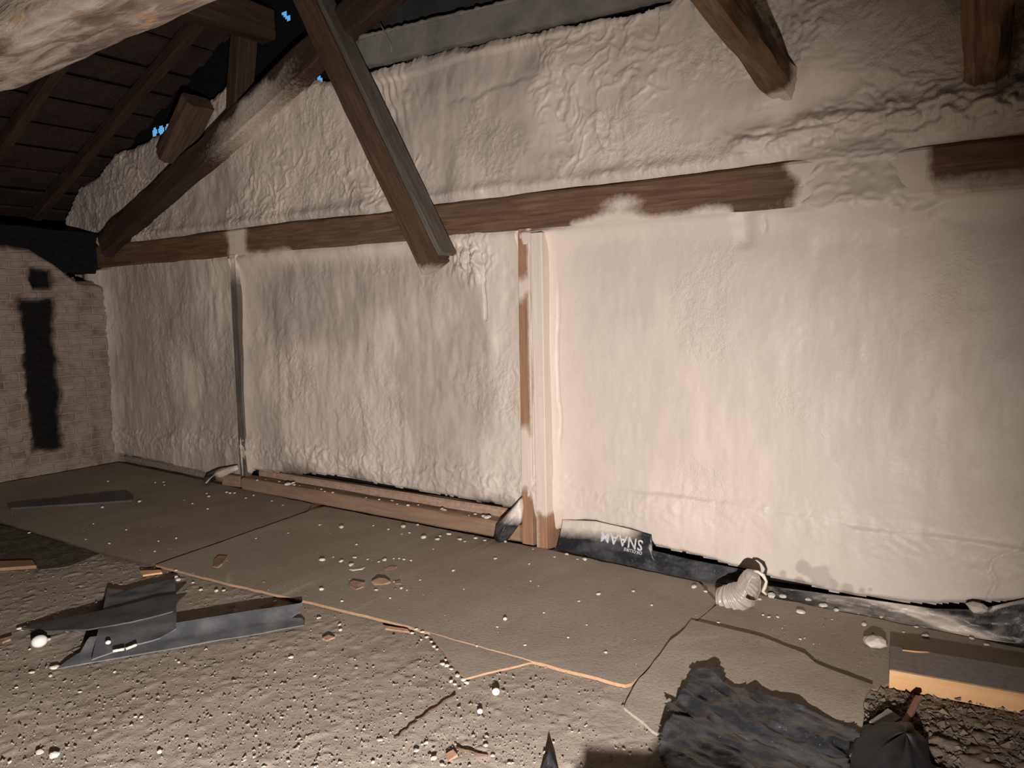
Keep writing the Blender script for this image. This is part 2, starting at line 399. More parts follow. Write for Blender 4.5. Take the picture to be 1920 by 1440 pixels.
def foam_depth(X, Z):
    n_big = fbm(X*1.3+5, Z*1.3, 31, 3); n_med = fbm(X*4.2, Z*3.0, 32, 4); n_str = fbm(X*13, Z*3.2, 33, 3)
    wx = 0.10*fbm(X*5, Z*5, 34, 3); wz = 0.10*fbm(X*5, Z*5, 35, 3)
    # masks
    upper = sst(2.18, 2.30, Z); right = sst(-1.7, -1.0, X); ur = upper*right
    lowR = (1-upper)*sst(-2.6, -2.3, X)
    pan = np.clip(np.minimum(sst(PX1+0.10, PX1+0.35, X), 1), 0, 1)
    smooth = 1-np.clip(gs(X, PX1+0.13, 0.13)+gs(X, PX2+0.25, 0.22)+gs(X, -8.1, 0.14)+gs(Z, 1.98, 0.09)*(X > -5.6), 0, 1)*(1-upper)
    pm = sst(0.00, 0.35, fbm(X*2.0+9, Z*2.0, 36, 3)+0.15*upper-0.18*lowR)*smooth
    pop = np.abs(fbm((X+wx)*30, (Z+wz)*30, 37, 3))
    wm = sst(0.02, 0.4, fbm(X*1.7-4, Z*1.7+3, 38, 3)+0.35*ur+0.10*upper)*smooth
    ang = np.where(X < -1.8, 0.55, 0.0)
    rid = 1-np.abs(fbm((X*np.cos(ang)+Z*np.sin(ang)+wx*1.3)*(10-2.0*ur), (Z*np.cos(ang)-X*np.sin(ang)+wz*1.3)*(14+6*ur), 39, 3))*2.2
    rid = np.clip(rid, 0, 1)**2
    amp = 1+0.35*upper+0.45*ur-0.45*lowR
    p = 0.045+0.030*n_big*amp+0.015*n_med*amp+0.006*n_str*smooth*(1-0.5*upper)*(1-0.4*lowR)
    p += (0.0085+0.002*upper)*pop*pm*(1-0.4*lowR)+(0.0032+0.0065*upper)*rid*wm*amp*(1-0.6*lowR)
    # fine folds spraying outwards from the strut (upper left corner of upper field)
    fm = gs(X, -3.85, 0.20)*gs(Z, 2.98, 0.20)
    p += 0.010*fm*np.sin((X*0.9+Z*0.35+wx*0.8)*95)
    # lip on top of the tie beam
    lipn = 0.5+0.5*fbm(X*7, Z*0+2, 41, 3)+0.25*np.abs(fbm(X*26, Z*26, 42, 2))
    p += upper*gs(Z, 2.275, 0.05)*0.030*(0.4+lipn)
    # rough lumpy crest band at right over the beam
    crest = gs(Z, 2.36+0.07*fbm(X*2.3, X*0+7, 43, 3), 0.07)*sst(-1.6, -1.05, X)
    p += crest*(0.055+0.05*np.abs(fbm(X*9, Z*14, 44, 3))*2)
    # foam covering the beam at right
    cov = sst(-1.12, -0.90, X+0.10*fbm(Z*9, Z*9, 45, 2))*sst(-0.44, -0.60, X+0.12*fbm(Z*8, X*5, 46, 3))*sst(1.8, 2.06, Z)*sst(2.36, 2.2, Z)
    p = np.where(cov > 0, p*(1-cov)+cov*(0.103+0.022*n_med+0.012*rid), p)
    # fillets under beam and beside posts
    p += (1-upper)*gs(Z, 1.985, 0.06)*0.030*(X > -6.0)
    low = (1-upper)
    low = 1-sst(1.985, 2.02, Z)
    p += low*(0.030*np.exp(-np.clip(X-PX1-0.03, 0, 9)/0.07)*(X > PX1-0.02)+0.015*np.exp(-np.clip(PX1-X, 0, 9)/0.05)*(X < PX1))
    p += low*(0.045*np.exp(-np.clip(X-PX2-0.10, 0, 9)/0.10)*(X > PX2)*sst(0.05, 0.3, Z)+0.030*np.exp(-np.clip(PX2-0.02-X, 0, 9)/0.04)*(X < PX2))
    p -= low*0.09*gs(X, PX2-0.045, 0.010)*sst(0.0, 0.3, np.abs(Z-1.2))
    # vertical crack line in the batten foam right of post two
    p -= 0.012*gs(X+0.01*vn(Z*6, Z*0, 5), -2.46, 0.006)*sst(0.55, 0.8, Z)*sst(1.8, 1.5, Z)
    # rounded bulge in the far left corner, drips
    p += low*0.10*gs(X, -8.10, 0.20)
    # band of overlapping lumps near the bottom
    zc = 0.40+0.10*fbm(X*2.1, X*0, 51, 3)-0.10*sst(-5.6, -7.8, X)
    p += low*(0.018*sst(zc+0.05, zc, Z)*sst(zc-0.28, zc-0.02, Z)*(0.5+0.5*rid)+0.012*np.abs(fbm(X*16, Z*16, 52, 3))*gs(Z, zc-0.05, 0.15))*(1-0.55*lowR)
    # long ledge crack on the right lower field
    zl = 0.44+0.05*fbm(X*1.8, X*0+1, 53, 3)-0.02*(X+1.2)
    p += low*sst(-2.3, -1.9, X)*0.016*sst(zl+0.012, zl-0.012, Z)*(0.3+np.abs(fbm(X*3, X*0+9, 54, 2)))
    # crack at far right bottom
    xc = -0.14+0.07*vn(Z*9, Z*0, 55)+(Z-0.3)*0.35
    p -= 0.014*gs(X, xc, 0.005)*(Z < 0.50)*(Z > 0.12)
    # ledge folds on upper field
    zf = 2.93+0.08*fbm(X*3, X*0, 56, 3)+0.05*np.sin(X*2.2)+0.02*fbm(X*12, Z*4, 59, 2)
    p += upper*0.013*sst(zf+0.02, zf-0.02, Z)*sst(-3.4, -3.1, X)*sst(-2.4, -2.8, X)*sst(zf-0.25, zf-0.05, Z)
    zf2 = 3.13+0.015*fbm(X*3, X*0, 57, 3)
    p -= upper*0.016*sst(zf2+0.02, zf2-0.02, Z)*(X > -4.1)*(X < -1.8)*sst(zf2-0.2, zf2-0.04, Z)
    # lumps beside the strut foot
    lm = gs(X, -3.12, 0.13)*gs(Z, 1.86, 0.12)
    p += lm*0.10*np.abs(fbm((X+Z)*11, (X-Z*0.4)*22, 58, 3)+0.2)
    p -= 0.02*gs(X+0.02*vn(Z*9, Z*0, 8), -3.04, 0.006)*(Z > 1.45)*(Z < 1.85)
    # small square recess high right
    q = gs(X, -1.31, 0.045)*sst(2.02, 1.98, Z)*sst(1.80, 1.86, Z); p -= 0.018*q
    p -= 0.018*gs(X, -1.205, 0.008)*gs(Z, 1.93, 0.03)
    return np.clip(p, 0.004, 0.3), pm, smooth, lowR, upper
def build_wall():
    st = 0.0085
    xs = np.arange(-8.62, 1.1, st); zs = np.arange(0.0, 3.9, st); X, Z = np.meshgrid(xs, zs)
    p, pm, smooth, lowR, upper = foam_depth(X, Z)
    zt = interp(X, TOPLINE)+0.018*fbm(X*9, X*0+3, 61, 4)+0.010*fbm(X*40, X*0, 62, 2)
    zb = interp(X, BOTLINE)+0.012*fbm(X*8, X*0+5, 63, 4)
    # round the free edges back towards the sheathing
    et = np.clip((zt-Z)/0.05, 0, 1); eb = np.clip((Z-zb)/0.03, 0, 1)
    p = p*np.sqrt(np.clip(et, 0.02, 1))*np.sqrt(np.clip(eb, 0.25, 1))
    # left bit beyond rafter: ragged left limit
    keep = (Z < zt) & (Z > zb) & (X > -8.6+0.05*fbm(Z*5, Z*0, 64, 3))
    keep &= ~((X > -6.62) & (X < -6.50) & (Z > 3.0) & (X < -6.3))
    k = keep[:-1, :-1] & keep[1:, 1:] & keep[1:, :-1] & keep[:-1, 1:]
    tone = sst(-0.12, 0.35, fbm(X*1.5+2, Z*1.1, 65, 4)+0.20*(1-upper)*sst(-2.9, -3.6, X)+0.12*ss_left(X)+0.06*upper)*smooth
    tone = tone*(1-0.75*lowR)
    # grey patches low on the right field where foam is thin
    g = 0
    for (px, py, r) in ((1470, 1075, .022), (1510, 1062, .036), (1540, 1082, .06), (1500, 1090, .03), (1592, 1102, .032), (1618, 1105, .016), (1633, 1103, .010), (1560, 1090, .03)):
        c = W(px, py, 3.98); g = np.maximum(g, sst(1.25, 0.8, np.hypot(X-c.x, Z-c.z)/r+0.45*fbm(X*22, Z*22, 66, 3)))
    cg = W(1590, 330, 3.92); g2 = sst(1.3, 0.6, np.hypot((X-cg.x)/0.24, (Z-cg.z)/0.075)+0.3*fbm(X*14, Z*14, 68, 3))
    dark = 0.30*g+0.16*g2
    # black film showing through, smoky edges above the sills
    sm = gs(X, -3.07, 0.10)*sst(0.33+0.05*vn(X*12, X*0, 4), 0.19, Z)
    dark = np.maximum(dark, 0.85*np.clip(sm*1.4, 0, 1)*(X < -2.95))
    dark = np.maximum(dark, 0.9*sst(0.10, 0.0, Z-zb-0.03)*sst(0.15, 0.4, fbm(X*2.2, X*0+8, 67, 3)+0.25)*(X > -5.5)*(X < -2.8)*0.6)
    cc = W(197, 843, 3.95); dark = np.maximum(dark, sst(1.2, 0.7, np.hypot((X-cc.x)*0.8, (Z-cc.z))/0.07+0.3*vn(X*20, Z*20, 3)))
    P = np.stack([X, YB-p, Z], -1)
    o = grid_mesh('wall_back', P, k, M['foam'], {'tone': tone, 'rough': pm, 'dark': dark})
    tag(o, 'long wall covered in lumpy cream sprayed foam insulation', 'wall', kind='structure')
def ss_left(X): return sst(-5.6, -7.5, X)
build_wall()
# sheathing behind the foam, coloured black for the dark void, daylight chinks left open
def build_backing():
    holes = [W(302, 244, 4.10), W(290, 248, 4.10), W(314, 241, 4.10), W(534, 26, 4.10), W(540, 34, 4.10), W(599, 150, 4.10)]
    rs = [0.050, 0.045, 0.045, 0.030, 0.025, 0.035]
    st = 0.02; xs = np.arange(-9.5, 6.2, st); zs = np.arange(-0.2, 9.3, st); X, Z = np.meshgrid(xs, zs)
    keep = np.ones((len(zs)-1, len(xs)-1), bool); cx = X[:-1, :-1]+st/2; cz = Z[:-1, :-1]+st/2
    for c, r in zip(holes, rs): keep &= ~(np.hypot(cx-c.x, (cz-c.z)*1.3) < r)
    P = np.stack([X, 4.10+0*X, Z], -1)
    o = grid_mesh('wall_sheathing', P, keep, M['black'], {'rim': 0*X})
    tag(o, 'sheathing behind the foam, coloured black for the dark void, with small daylight gaps', 'wall', kind='structure')
build_backing()

# ---- brick wall at the far left
def build_brick():
    st = 0.02; ys = np.arange(-1.0, 4.05, st); zs = np.arange(-0.02, 2.5, st); Y, Z = np.meshgrid(ys, zs)
    rx = 0.03*fbm(Y*6, Z*6, 71, 4)+0.02*fbm(Y*20, Z*26, 72, 3)
    rows = np.floor(Z/0.075); rx += 0.006*_hash(np.floor(Y/0.24+0.5*(rows % 2)), rows, 5)
    zt = interp(Y, [(-1, 2.30), (2.9, 2.24), (3.30, 2.20), (3.45, 2.10), (3.60, 1.95), (3.72, 1.88), (4.1, 1.85)])+0.02*fbm(Y*7, Y*0, 73, 3)
    rx = rx-0.35*np.clip((Z-zt+0.06)/0.06, 0, 1)**2*0.3
    e = 0.035*fbm(Y*9, Z*9, 74, 4)
    soot = sst(0.03, -0.02, np.maximum(np.maximum(3.17+0.10*sst(1.6, 0.6, Z)*0-Y, Y-(3.44+0.0*Z)), np.maximum(0.24-Z, Z-1.70))+e)
    soot = np.maximum(soot, sst(0.02, -0.02, np.maximum(np.maximum(3.27-Y, Y-3.47), np.maximum(1.78-Z, Z-2.0))+e))
    rx = rx-0.05*soot
    P = np.stack([-7.9+rx, Y, Z], -1); keep = (Z < zt)[:-1, :-1]
    o = grid_mesh('wall_left', P, keep, M['brick'], {'soot': soot})
    tag(o, 'low old brick wall with a soot-black patch', 'wall', kind='structure')
    bm = bmesh.new(); cbox(bm, -9.5, -8.0, -1, 4.05, -0.02, 1.8); o = bm_obj('wall_core', bm, M['black']); tag(o, 'eaves masonry behind the bricks, coloured black for the dark void', 'wall', kind='structure')
build_brick()
def shell():
    for nm, b in (('wall_eaves', (-9.6, -9.5, -4.2, 4.6, -0.2, 3.0)), ('wall_right', (6.1, 6.2, -4.2, 4.6, -0.2, 8.6)), ('wall_front', (-9.6, 6.2, -4.3, -4.2, -0.2, 9.2))):
        bm = bmesh.new(); cbox(bm, *b); o = bm_obj(nm, bm, M['outer' if nm != 'wall_eaves' else 'black']); tag(o, 'rough outer masonry out of the lamp light', 'wall', kind='structure')
    # boarded roof: planks run along y, laid side by side up the slope
    bm = bmesh.new(); rnd = random.Random(3); ux = Vector((math.cos(math.radians(22)), 0, math.sin(math.radians(22)))); un = Vector((-ux.z, 0, ux.x))
    o0 = Vector((-9.6, 0, roof_z(-9.6))); s = 0.0
    while s < 14.5:
        wd = rnd.uniform(0.15, 0.21); off = 0.035*(len(bm.verts)//8 % 2)+rnd.uniform(0, 0.008); g = 0.012+0.022*rnd.random()
        a = o0+ux*s+un*off; b = o0+ux*(s+wd-g)+un*(off+rnd.uniform(-0.006, 0.006))
        vs = []
        for y in (-4.2, 4.12):
            for p in (a, b, b+un*0.03, a+un*0.03): vs.append(bm.verts.new((p.x, y, p.z)))
        for f in ((0, 1, 5, 4), (1, 2, 6, 5), (2, 3, 7, 6), (3, 0, 4, 7), (0, 3, 2, 1), (4, 5, 6, 7)): bm.faces.new([vs[i] for i in f])
        s += wd
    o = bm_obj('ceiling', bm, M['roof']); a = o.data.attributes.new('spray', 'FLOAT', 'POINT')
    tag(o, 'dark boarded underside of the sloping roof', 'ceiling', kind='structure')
    bm = bmesh.new(); vs = [bm.verts.new(p) for p in ((-9.7, -4.3, roof_z(-9.7)+0.09), (6.3, -4.3, roof_z(6.3)+0.09), (6.3, 4.13, roof_z(6.3)+0.09), (-9.7, 4.13, roof_z(-9.7)+0.09))]; bm.faces.new(vs)
    e = bmesh.ops.extrude_face_region(bm, geom=list(bm.faces)); [setattr(v.co, 'z', v.co.z+0.06) for v in e['geom'] if isinstance(v, bmesh.types.BMVert)]
    o = bm_obj('ceiling_deck', bm, M['black']); tag(o, 'roof covering above the boards', 'ceiling', kind='structure')
shell()

# ================================================================== TIMBERS
def sp_tie(q):
    x, y, z = q; s = 0.0
    n = float(vn(np.array([x*9]), np.array([z*9]), 77)[0]); n2 = float(fbm(np.array([x*3]), np.array([1.0]), 78, 3)[0])
    s += 0.95*math.exp(-((x+5.60+0.03*n)/(0.10 + 0.25*max(0, 2.08-z)))**2)
    b = max(0, min(1, (2.060+0.05*n2-z)/0.05))
    s += b*(0.55 if x > -2.35 and x < -1.35 else (0.40 if -5.6 < x < -4.9 else (0.10 if -1.25 <= x < -0.3 or -4.9 <= x < -4 else 0.0)))
    s += 0.9*max(0, min(1, (x+1.10+0.05*n)/0.08))*(1 if x < -0.5 else max(0, 1-(x+0.5)/0.05))
    s += 0.35*max(0, (x > -0.5))*max(0, min(1, (2.10-z)/0.06))
    s += 0.5*math.exp(-((x+2.0)/0.12)**2-((z-2.10)/0.05)**2)
    return min(1, s)
tie = beam('tie_beam', (-8.35, 3.995, 2.128), (1.0, 3.995, 2.108), 0.13, 0.215, M['wood'], spray=sp_tie, seed=1, step=0.035, ncs=10,
           label='long horizontal brown tie beam crossing the foam wall, whitened by overspray', cat='beam')
def sp_p1(q): return 0.06+0.5*max(0, min(1, (q.z-1.75)/0.2))
post1 = beam('post', (-5.695, 3.950, 0.0), (-5.665, 3.950, 2.02), 0.06, 0.09, M['wood_greyed'], up=(1, 0, 0), spray=sp_p1, seed=2, rough=0.002, bev=0.005,
             label='slim grey-brown post between the left and middle foam panels', cat='post')
def sp_p2(q):
    z = q.z+0.05*float(vn(np.array([q.x*20]), np.array([q.z*7]), 5)[0])
    return max(0.95*sst(0.28, 0.42, z)*sst(0.85, 0.62, z), 0.75*math.exp(-((z-1.66)/0.07)**2), 0.5*max(0, min(1, (q.x+2.66)/0.02))*(z > 0.4))
post2 = beam('post', (-2.690, 3.955, 0.0), (-2.672, 3.955, 2.015), 0.07, 0.085, M['wood_red'], up=(1, 0, 0), spray=sp_p2, seed=3, rough=0.0015, bev=0.004, step=0.02,
             label='reddish post between the middle and right foam panels, foam-splashed near its foot', cat='post')
def sp_st(q):
    z = q.z+0.03*float(vn(np.array([q.x*30]), np.array([q.z*20]), 6)[0])
    return max(0.9*sst(0.20, 0.30, z), 0.85*max(0, 1-(q.x+2.64)/0.085)*(q.x > -2.66))
stud = beam('stud', (-2.555, 3.965, 0.0), (-2.555, 3.965, 1.98), 0.165, 0.08, M['wood_red'], up=(1, 0, 0), spray=sp_st, seed=4, rough=0.0015, bev=0.004, step=0.03,
            label='foam-covered wide stud, bare wood only at its foot, right of the reddish post', cat='post')
stud.matrix_world = stud.matrix_world

# sills
def sp_sill(q): return 0.50*max(0, min(1, (q.z-0.115)/0.02))*(0.5+0.5*float(vn(np.array([q.x*14]), np.array([q.y*9]), 9)[0]))
beam('sill_plate', (-5.635, 3.925, 0.055), (-2.735, 3.965, 0.072), 0.13, 0.11, M['wood_plate'], seed=5, spray=sp_sill, rough=0.003, step=0.03,
     label='long dusty brown sill plate on the floor between the two posts', cat='beam')
beam('sill_plate', (-5.58, 4.035, 0.07), (-2.80, 4.035, 0.105), 0.07, 0.17, M['wood_red'], seed=6, spray=lambda q: 0.2, rough=0.002, step=0.05,
     label='thin reddish batten showing behind and above the long sill plate', cat='beam')
beam('sill_plate', (-7.80, 4.03, 0.035), (-6.1, 4.03, 0.03), 0.12, 0.07, M['wood_dark'], seed=7, spray=lambda q: 0.25, rough=0.003,
     label='dark sill under the far left foam panel', cat='beam')
b = F(440, 915); 
beam('wood_block', (-5.93, 3.90, 0.05), (-5.74, 3.93, 0.05), 0.07, 0.10, M['wood_plate'], seed=8, spray=lambda q: 0.9 if -5.84 < q.x < -5.81 else 0.1,
     label='short wood block on the floor at the foot of the slim post', cat='wood block')

# strut crossing in front of the tie beam
sA = W(571, -15, 3.78); sB = W(815, 497, 3.78)
def sp_strut(q): return 0.35*max(0, min(1, (1.84-q.z)/0.05))
def strut():
    root = bpy.data.objects.new('strut', None); COL.objects.link(root); root.location = sB
    tag(root, 'dark diagonal strut crossing in front of the tie beam', 'beam')
    inv = Matrix.Translation(-sB)
    d = (sB-sA).normalized(); perp = Vector((0, 1, 0))
    s = beam('plank', sA, sB+d*0.02, 0.175, 0.12, M['wood_mid'], up=perp, seed=9, spray=sp_strut, rough=0.003, bev=0.006)
    s.parent = root; s.matrix_basis = inv @ s.matrix_world
    off = Vector((-d.z, 0, d.x)); off = off if off.x > 0 else -off
    s2 = beam('edge_board', sA+off*0.115+Vector((0, 0.03, 0)), sB+off*0.108+d*-0.015+Vector((0, 0.03, 0)), 0.035, 0.16, M['wood_greyed'], up=perp, seed=10, rough=0.002, bev=0.004)
    s2.parent = root; s2.matrix_basis = inv @ s2.matrix_world
    s2['label'] = 'narrower greyed board along the right side of the strut'
strut()

# principal rafter in the wall plane
rA = W(150, 505, 3.88); 
pr0 = W(232, 425, 3.90); pr1 = W(360, 283, 3.90); pr2 = W(540, 110, 3.90); pr3 = W(745, -30, 3.90)
def sp_raf(q):
    c = W(470, 215, 3.85); n = float(vn(np.array([q.x*7]), np.array([q.z*7]), 15)[0])
    return 0.42*math.exp(-((q.x-c.x)/0.5)**2)*max(0, min(1, (-(q.z-(2.34+(q.x+7.2)*0.392))+0.10+0.04*n)/0.05))
beam('principal_rafter', pr0+Vector((-0.35, 0, -0.16)), pr3+Vector((0.3, 0, 0.14)), 0.15, 0.235, M['wood_dark'], seed=11, spray=sp_raf, rough=0.008, bev=0.02,
     label='thick dark rafter rising over the foam wall from the far corner', cat='beam')
# cleat and prop on the rafter
beam('cleat', W(322, 296, 3.86), W(372, 190, 3.86), 0.16, 0.26, M['wood_mid'], up=(0, 1, 0), seed=12, rough=0.006, bev=0.03,
     label='short brown cleat block on top of the thick rafter', cat='wood block')
beam('prop', W(448, 215, 3.93), W(458, 70, 3.93), 0.13, 0.17, M['wood_dark'], up=(0, 1, 0), seed=13, rough=0.005,
     label='short upright prop standing on the thick rafter below the purlin', cat='beam')
# purlin under the roof at left
beam('purlin', (-5.22, 4.06, 3.80), (-5.22, -4.0, 3.80), 0.20, 0.24, M['wood_dark'], seed=14, rough=0.008,
     label='dark purlin under the roof, left of the strut head', cat='beam')
# common rafters
ylist = [(3.72, 'nearest the foam wall'), (3.02, 'second from the foam wall'), (2.30, 'third from the foam wall'), (1.55, 'fourth from the foam wall')]
n0 = Vector((math.sin(math.radians(22)), 0, -math.cos(math.radians(22))))
for i, (yy, t) in enumerate(ylist):
    a = Vector((-9.4, yy, roof_z(-9.4)))+n0*0.06; bb = Vector((2.0, yy, roof_z(2.0)))+n0*0.06
    if i == 0: bb = Vector((-5.1, yy, roof_z(-5.1)))+n0*0.06
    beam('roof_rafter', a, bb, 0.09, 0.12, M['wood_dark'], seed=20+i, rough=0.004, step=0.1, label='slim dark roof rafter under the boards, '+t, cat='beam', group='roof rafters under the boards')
# wall plate enlarged as filler, its black put in for the dark eaves void
beam('wall_plate_filler', (-8.13, 4.05, 2.17), (-8.13, -1.0, 2.30), 0.34, 0.42, M['black'], seed=30, rough=0.01,
     label='wall plate along the brick wall top, a filler coloured black for the dark void', cat='beam')
# purlins coming out of the foam at right
dv = Vector(ray(1835, 655)).normalized()
e1 = W(1466, 178, 3.99)+Vector((0.0, 0, 0.05)); 
def sp_e(q): return 0.5*max(0, min(1, (q.y-3.84)/0.05))
beam('purlin', e1+dv*0.12, e1-dv*3.2, 0.145, 0.16, M['wood'], seed=31, rough=0.010, bev=0.03, spray=sp_e, label='brown purlin poking out of the foam above the right end of the tie beam', cat='beam')
e2 = W(1848, 150, 3.93)+Vector((0.0, 0.0, 0.03))
beam('purlin', e2+dv*0.12, e2-dv*3.2, 0.145, 0.15, M['wood'], seed=32, rough=0.010, bev=0.035, spray=sp_e, label='rounded brown purlin poking out of the foam near the upper right corner', cat='beam')

# grey boarding above the foam (top centre)
def topboards():
    a = W(668, 98, 3.97); bpt = W(1260, -38, 3.97)
    o = slab('fascia_board', [Vector((-4.16, 3.965, 3.44)), Vector((-4.16, 3.965, 3.262)), Vector((-1.3, 3.965, 3.17)), Vector((-1.3, 3.965, 3.36))], 0.0, M['greyband']) if False else None
    bm = bmesh.new(); N = 60; rows = []
    rnd = random.Random(4)
    for i in range(N+1):
        x = -4.17+2.75*i/N; z0 = 3.262-0.088*(x+4.17)/2.47*1.0; z0 += 0.004*rnd.uniform(-1, 1); z1 = 3.46-0.19*(x+4.17)/1.93*0.5
        rows.append([bm.verts.new((x, y, z)) for (y, z) in ((3.955, z0), (3.955+0.004*rnd.random(), z1), (4.03, z1), (4.03, z0))])
    for i in range(N):
        for j in range(4): bm.faces.new((rows[i][j], rows[i][(j+1) % 4], rows[i+1][(j+1) % 4], rows[i+1][j]))
    bm.faces.new(rows[0]); bm.faces.new(list(reversed(rows[-1])))
    o = bm_obj('fascia_board', bm, M['greyband']); tag(o, 'smooth grey board edge above the crack over the upper foam', 'board')
    bd = bm_obj_tube('foam_bead', [(-4.17+2.75*i/90, 3.95, 3.462-0.098*(2.75*i/90)/1.93) for i in range(91)], 0.012, M['greyband'], 0.007, 8)
    bd.parent = o; bd['label'] = 'ragged foam bead along the board top'
    bm = bmesh.new(); cbox(bm, -4.4, -3.72, 4.04, 4.07, 3.40, 4.4); o = bm_obj('membrane_panel', bm, M['greydark']); tag(o, 'narrow dark grey membrane panel beside the thick rafter, above the fascia', 'panel', 'dark panels')
    bm = bmesh.new(); cbox(bm, -3.71, -1.2, 4.045, 4.075, 3.20, 4.4); o = bm_obj('membrane_panel', bm, M['greydark']); tag(o, 'wide dark grey membrane panel above the fascia board', 'panel', 'dark panels')
    w1 = bm_obj_tube('wire', [W(x, y, 3.93) for x, y in ((712, 42), (722, 62), (733, 84), (734, 98))], 0.007, M['greyband'], 0.002, 6); tag(w1, 'short grey foam-coated wire hanging over the fascia board', 'wire')
    w2 = bm_obj_tube('wire', [W(x, y, 3.95) for x, y in ((672, 74), (671, 100), (675, 120), (684, 134))], 0.006, M['greyband'], 0.002, 6); tag(w2, 'curved grey wire right of the strut at the fascia end', 'wire')
def bm_obj_tube(name, pts, r, mat, jitter=0, seg=8):
    rnd = random.Random(len(pts)); bm = bmesh.new(); rings = []; pts = [Vector(p) for p in pts]
    for i, p in enumerate(pts):
        t = (pts[min(i+1, len(pts)-1)]-pts[max(i-1, 0)]).normalized(); u = t.cross(Vector((0.1, 1, 0.2))).normalized(); v = t.cross(u)
        rr = r+rnd.uniform(-jitter, jitter); rings.append([bm.verts.new(p+(u*math.cos(a)+v*math.sin(a))*rr) for a in [2*math.pi*k/seg for k in range(seg)]])
    for i in range(len(rings)-1):
        for j in range(seg): bm.faces.new((rings[i][j], rings[i][(j+1) % seg], rings[i+1][(j+1) % seg], rings[i+1][j]))
    bm.faces.new(rings[0]); bm.faces.new(list(reversed(rings[-1])))
    return bm_obj(name, bm, mat, None, True)
topboards()

# foreground limewashed log, top left
def fg_log():
    V = []; fc = []; n = 150; R = 48; x0, x1 = -4.4, 0.9
    for i in range(n+1):
        x = x0+(x1-x0)*i/n
        for j in range(R):
            a = 2*math.pi*j/R
            rr = 0.185+0.016*float(vn(np.array([x*1.7]), np.array([math.cos(a)*1.3+3]), 81)[0])+0.013*float(fbm(np.array([x*4.5]), np.array([math.sin(a)*3.0+math.cos(a)*2+9]), 82, 4)[0])
            rr *= (abs(math.cos(a))**5+abs(math.sin(a))**5)**(-0.2)*0.86
            V.append((x+2, rr*math.cos(a), rr*math.sin(a)))
    for i in range(n):
        for j in range(R):
            k = (j+1) % R; fc.append((i*R+j, (i+1)*R+j, (i+1)*R+k, i*R+k))
    fc.append(tuple(range(R))); fc.append(tuple(reversed(range(n*R, n*R+R))))
    o = mesh_obj('log_beam', V, fc, M['log']); o.location = (-2, 1.36, 2.66)
    tag(o, 'rough limewashed log beam close overhead in the upper left corner', 'beam')
fg_log()

# ================================================================== FLOOR SHEETS
T = 0.014
c1 = F(0, 978, T); c2 = F(190, 1036, T); c2b = F(285, 1062, T)
seamN = F(292, 1043, T); seamF = F(580, 956, T)
slab('floor_sheet', [(-7.82, 2.30, T), tuple(c1), tuple(c2), tuple(F(283, 1058, T)), tuple(F(576, 956, T)), (-4.70, 3.84, T), (-5.6, 3.86, T), (-7.80, 3.9, T)], T, M['sheet_dull'],
     'dusty floor sheet in the far left corner under the dark batten', 'floor board', sub=0.12, noise=0.003, seed=3, rag=0.003)
mf = [F(292, 1059, T), F(420, 1092, T), F(600, 1133, T), F(760, 1172, T), F(1000, 1240, T), F(1172, 1284, T)]; mr = F(1342, 1128, T)
slab('floor_sheet', mf+[F(1184, 1281, T), mr, Vector((-1.5, 3.84, T)), Vector((-2.6, 3.87, T)), Vector((-4.55, 3.84, T)), F(583, 957, T)], T, M['sheet'],
     'large dusty floor sheet in the middle with an orange broken front edge', 'floor board', sub=0.06, noise=0.003, seed=4, rag=0.004,
     rim=0.0)
def sheetC(x, y): return 0.0
slab('floor_sheet', [F(1348, 1131, 0.01), F(1300, 1168, 0.01), F(1430, 1200, 0.01), F(1500, 1228, 0.01), F(1565, 1268, 0.01), F(1640, 1293, 0.01), F(1690, 1270, 0.01), Vector((0.8, 3.3, 0.01)), Vector((0.8, 3.84, 0.01)), Vector((-1.3, 3.84, 0.01))], 0.01, M['sheet'],
     'dusty floor sheet beyond the jagged dark crack on the right', 'floor board', sub=0.08, noise=0.002, seed=5, rag=0.006)
c0 = F(1230, 1330, 0)
D = [F(1296, 1172, 0), F(1360, 1188, 0), F(1428, 1206, 0), F(1470, 1222, 0), F(1508, 1238, 0), F(1530, 1256, 0), F(1590, 1280, 0), F(1636, 1296, 0), F(1622, 1318, 0), F(1612, 1392, 0), F(1240, 1385, 0), F(1170, 1330, 0), F(1190, 1290, 0)]
slab('floor_sheet', D, 0.012, M['floor'], 'dust-covered loose board between the crack and the torn black plastic', 'floor board', sub=0.05, noise=0.004, seed=6, rag=0.006,
     dz=lambda x, y: 0.008+0.020*max(0, min(1, (y-2.55)/0.5)))
slab('floor_sheet', [F(795, 1172, .009), F(872, 1272, .009), F(935, 1256, .009), F(1003, 1240, .009), F(960, 1215, .009)], 0.009, M['sheet'],
     'small triangular board corner poking out in front of the large sheet', 'floor board', sub=0.04, noise=0.001, seed=7, rag=0.003)
slab('slate_sheet', [F(-60, 975, .006), F(20, 988, .006), F(188, 1038, .006), F(130, 1062, .006), F(75, 1068, .006), F(30, 1050, .006), F(-60, 1050, .006)], 0.006, M['plastic_dk'] if False else plain('dusty_dark_felt', (0.13, 0.11, 0.09), 0.95, 0.1, 30, 0.5, 0.5),
     'dark dusty roofing felt piece at the left edge against the far sheet', 'felt', sub=0.05, noise=0.006, seed=8, rag=0.008)
slab('wood_chip', [F(-20, 1052, .02), F(60, 1050, .02), F(68, 1060, .02), F(-20, 1066, .02)], 0.02, M['wood_red'], 'orange-brown splintered lath at the left edge of the floor', 'wood scrap', sub=0.03, rag=0.003)
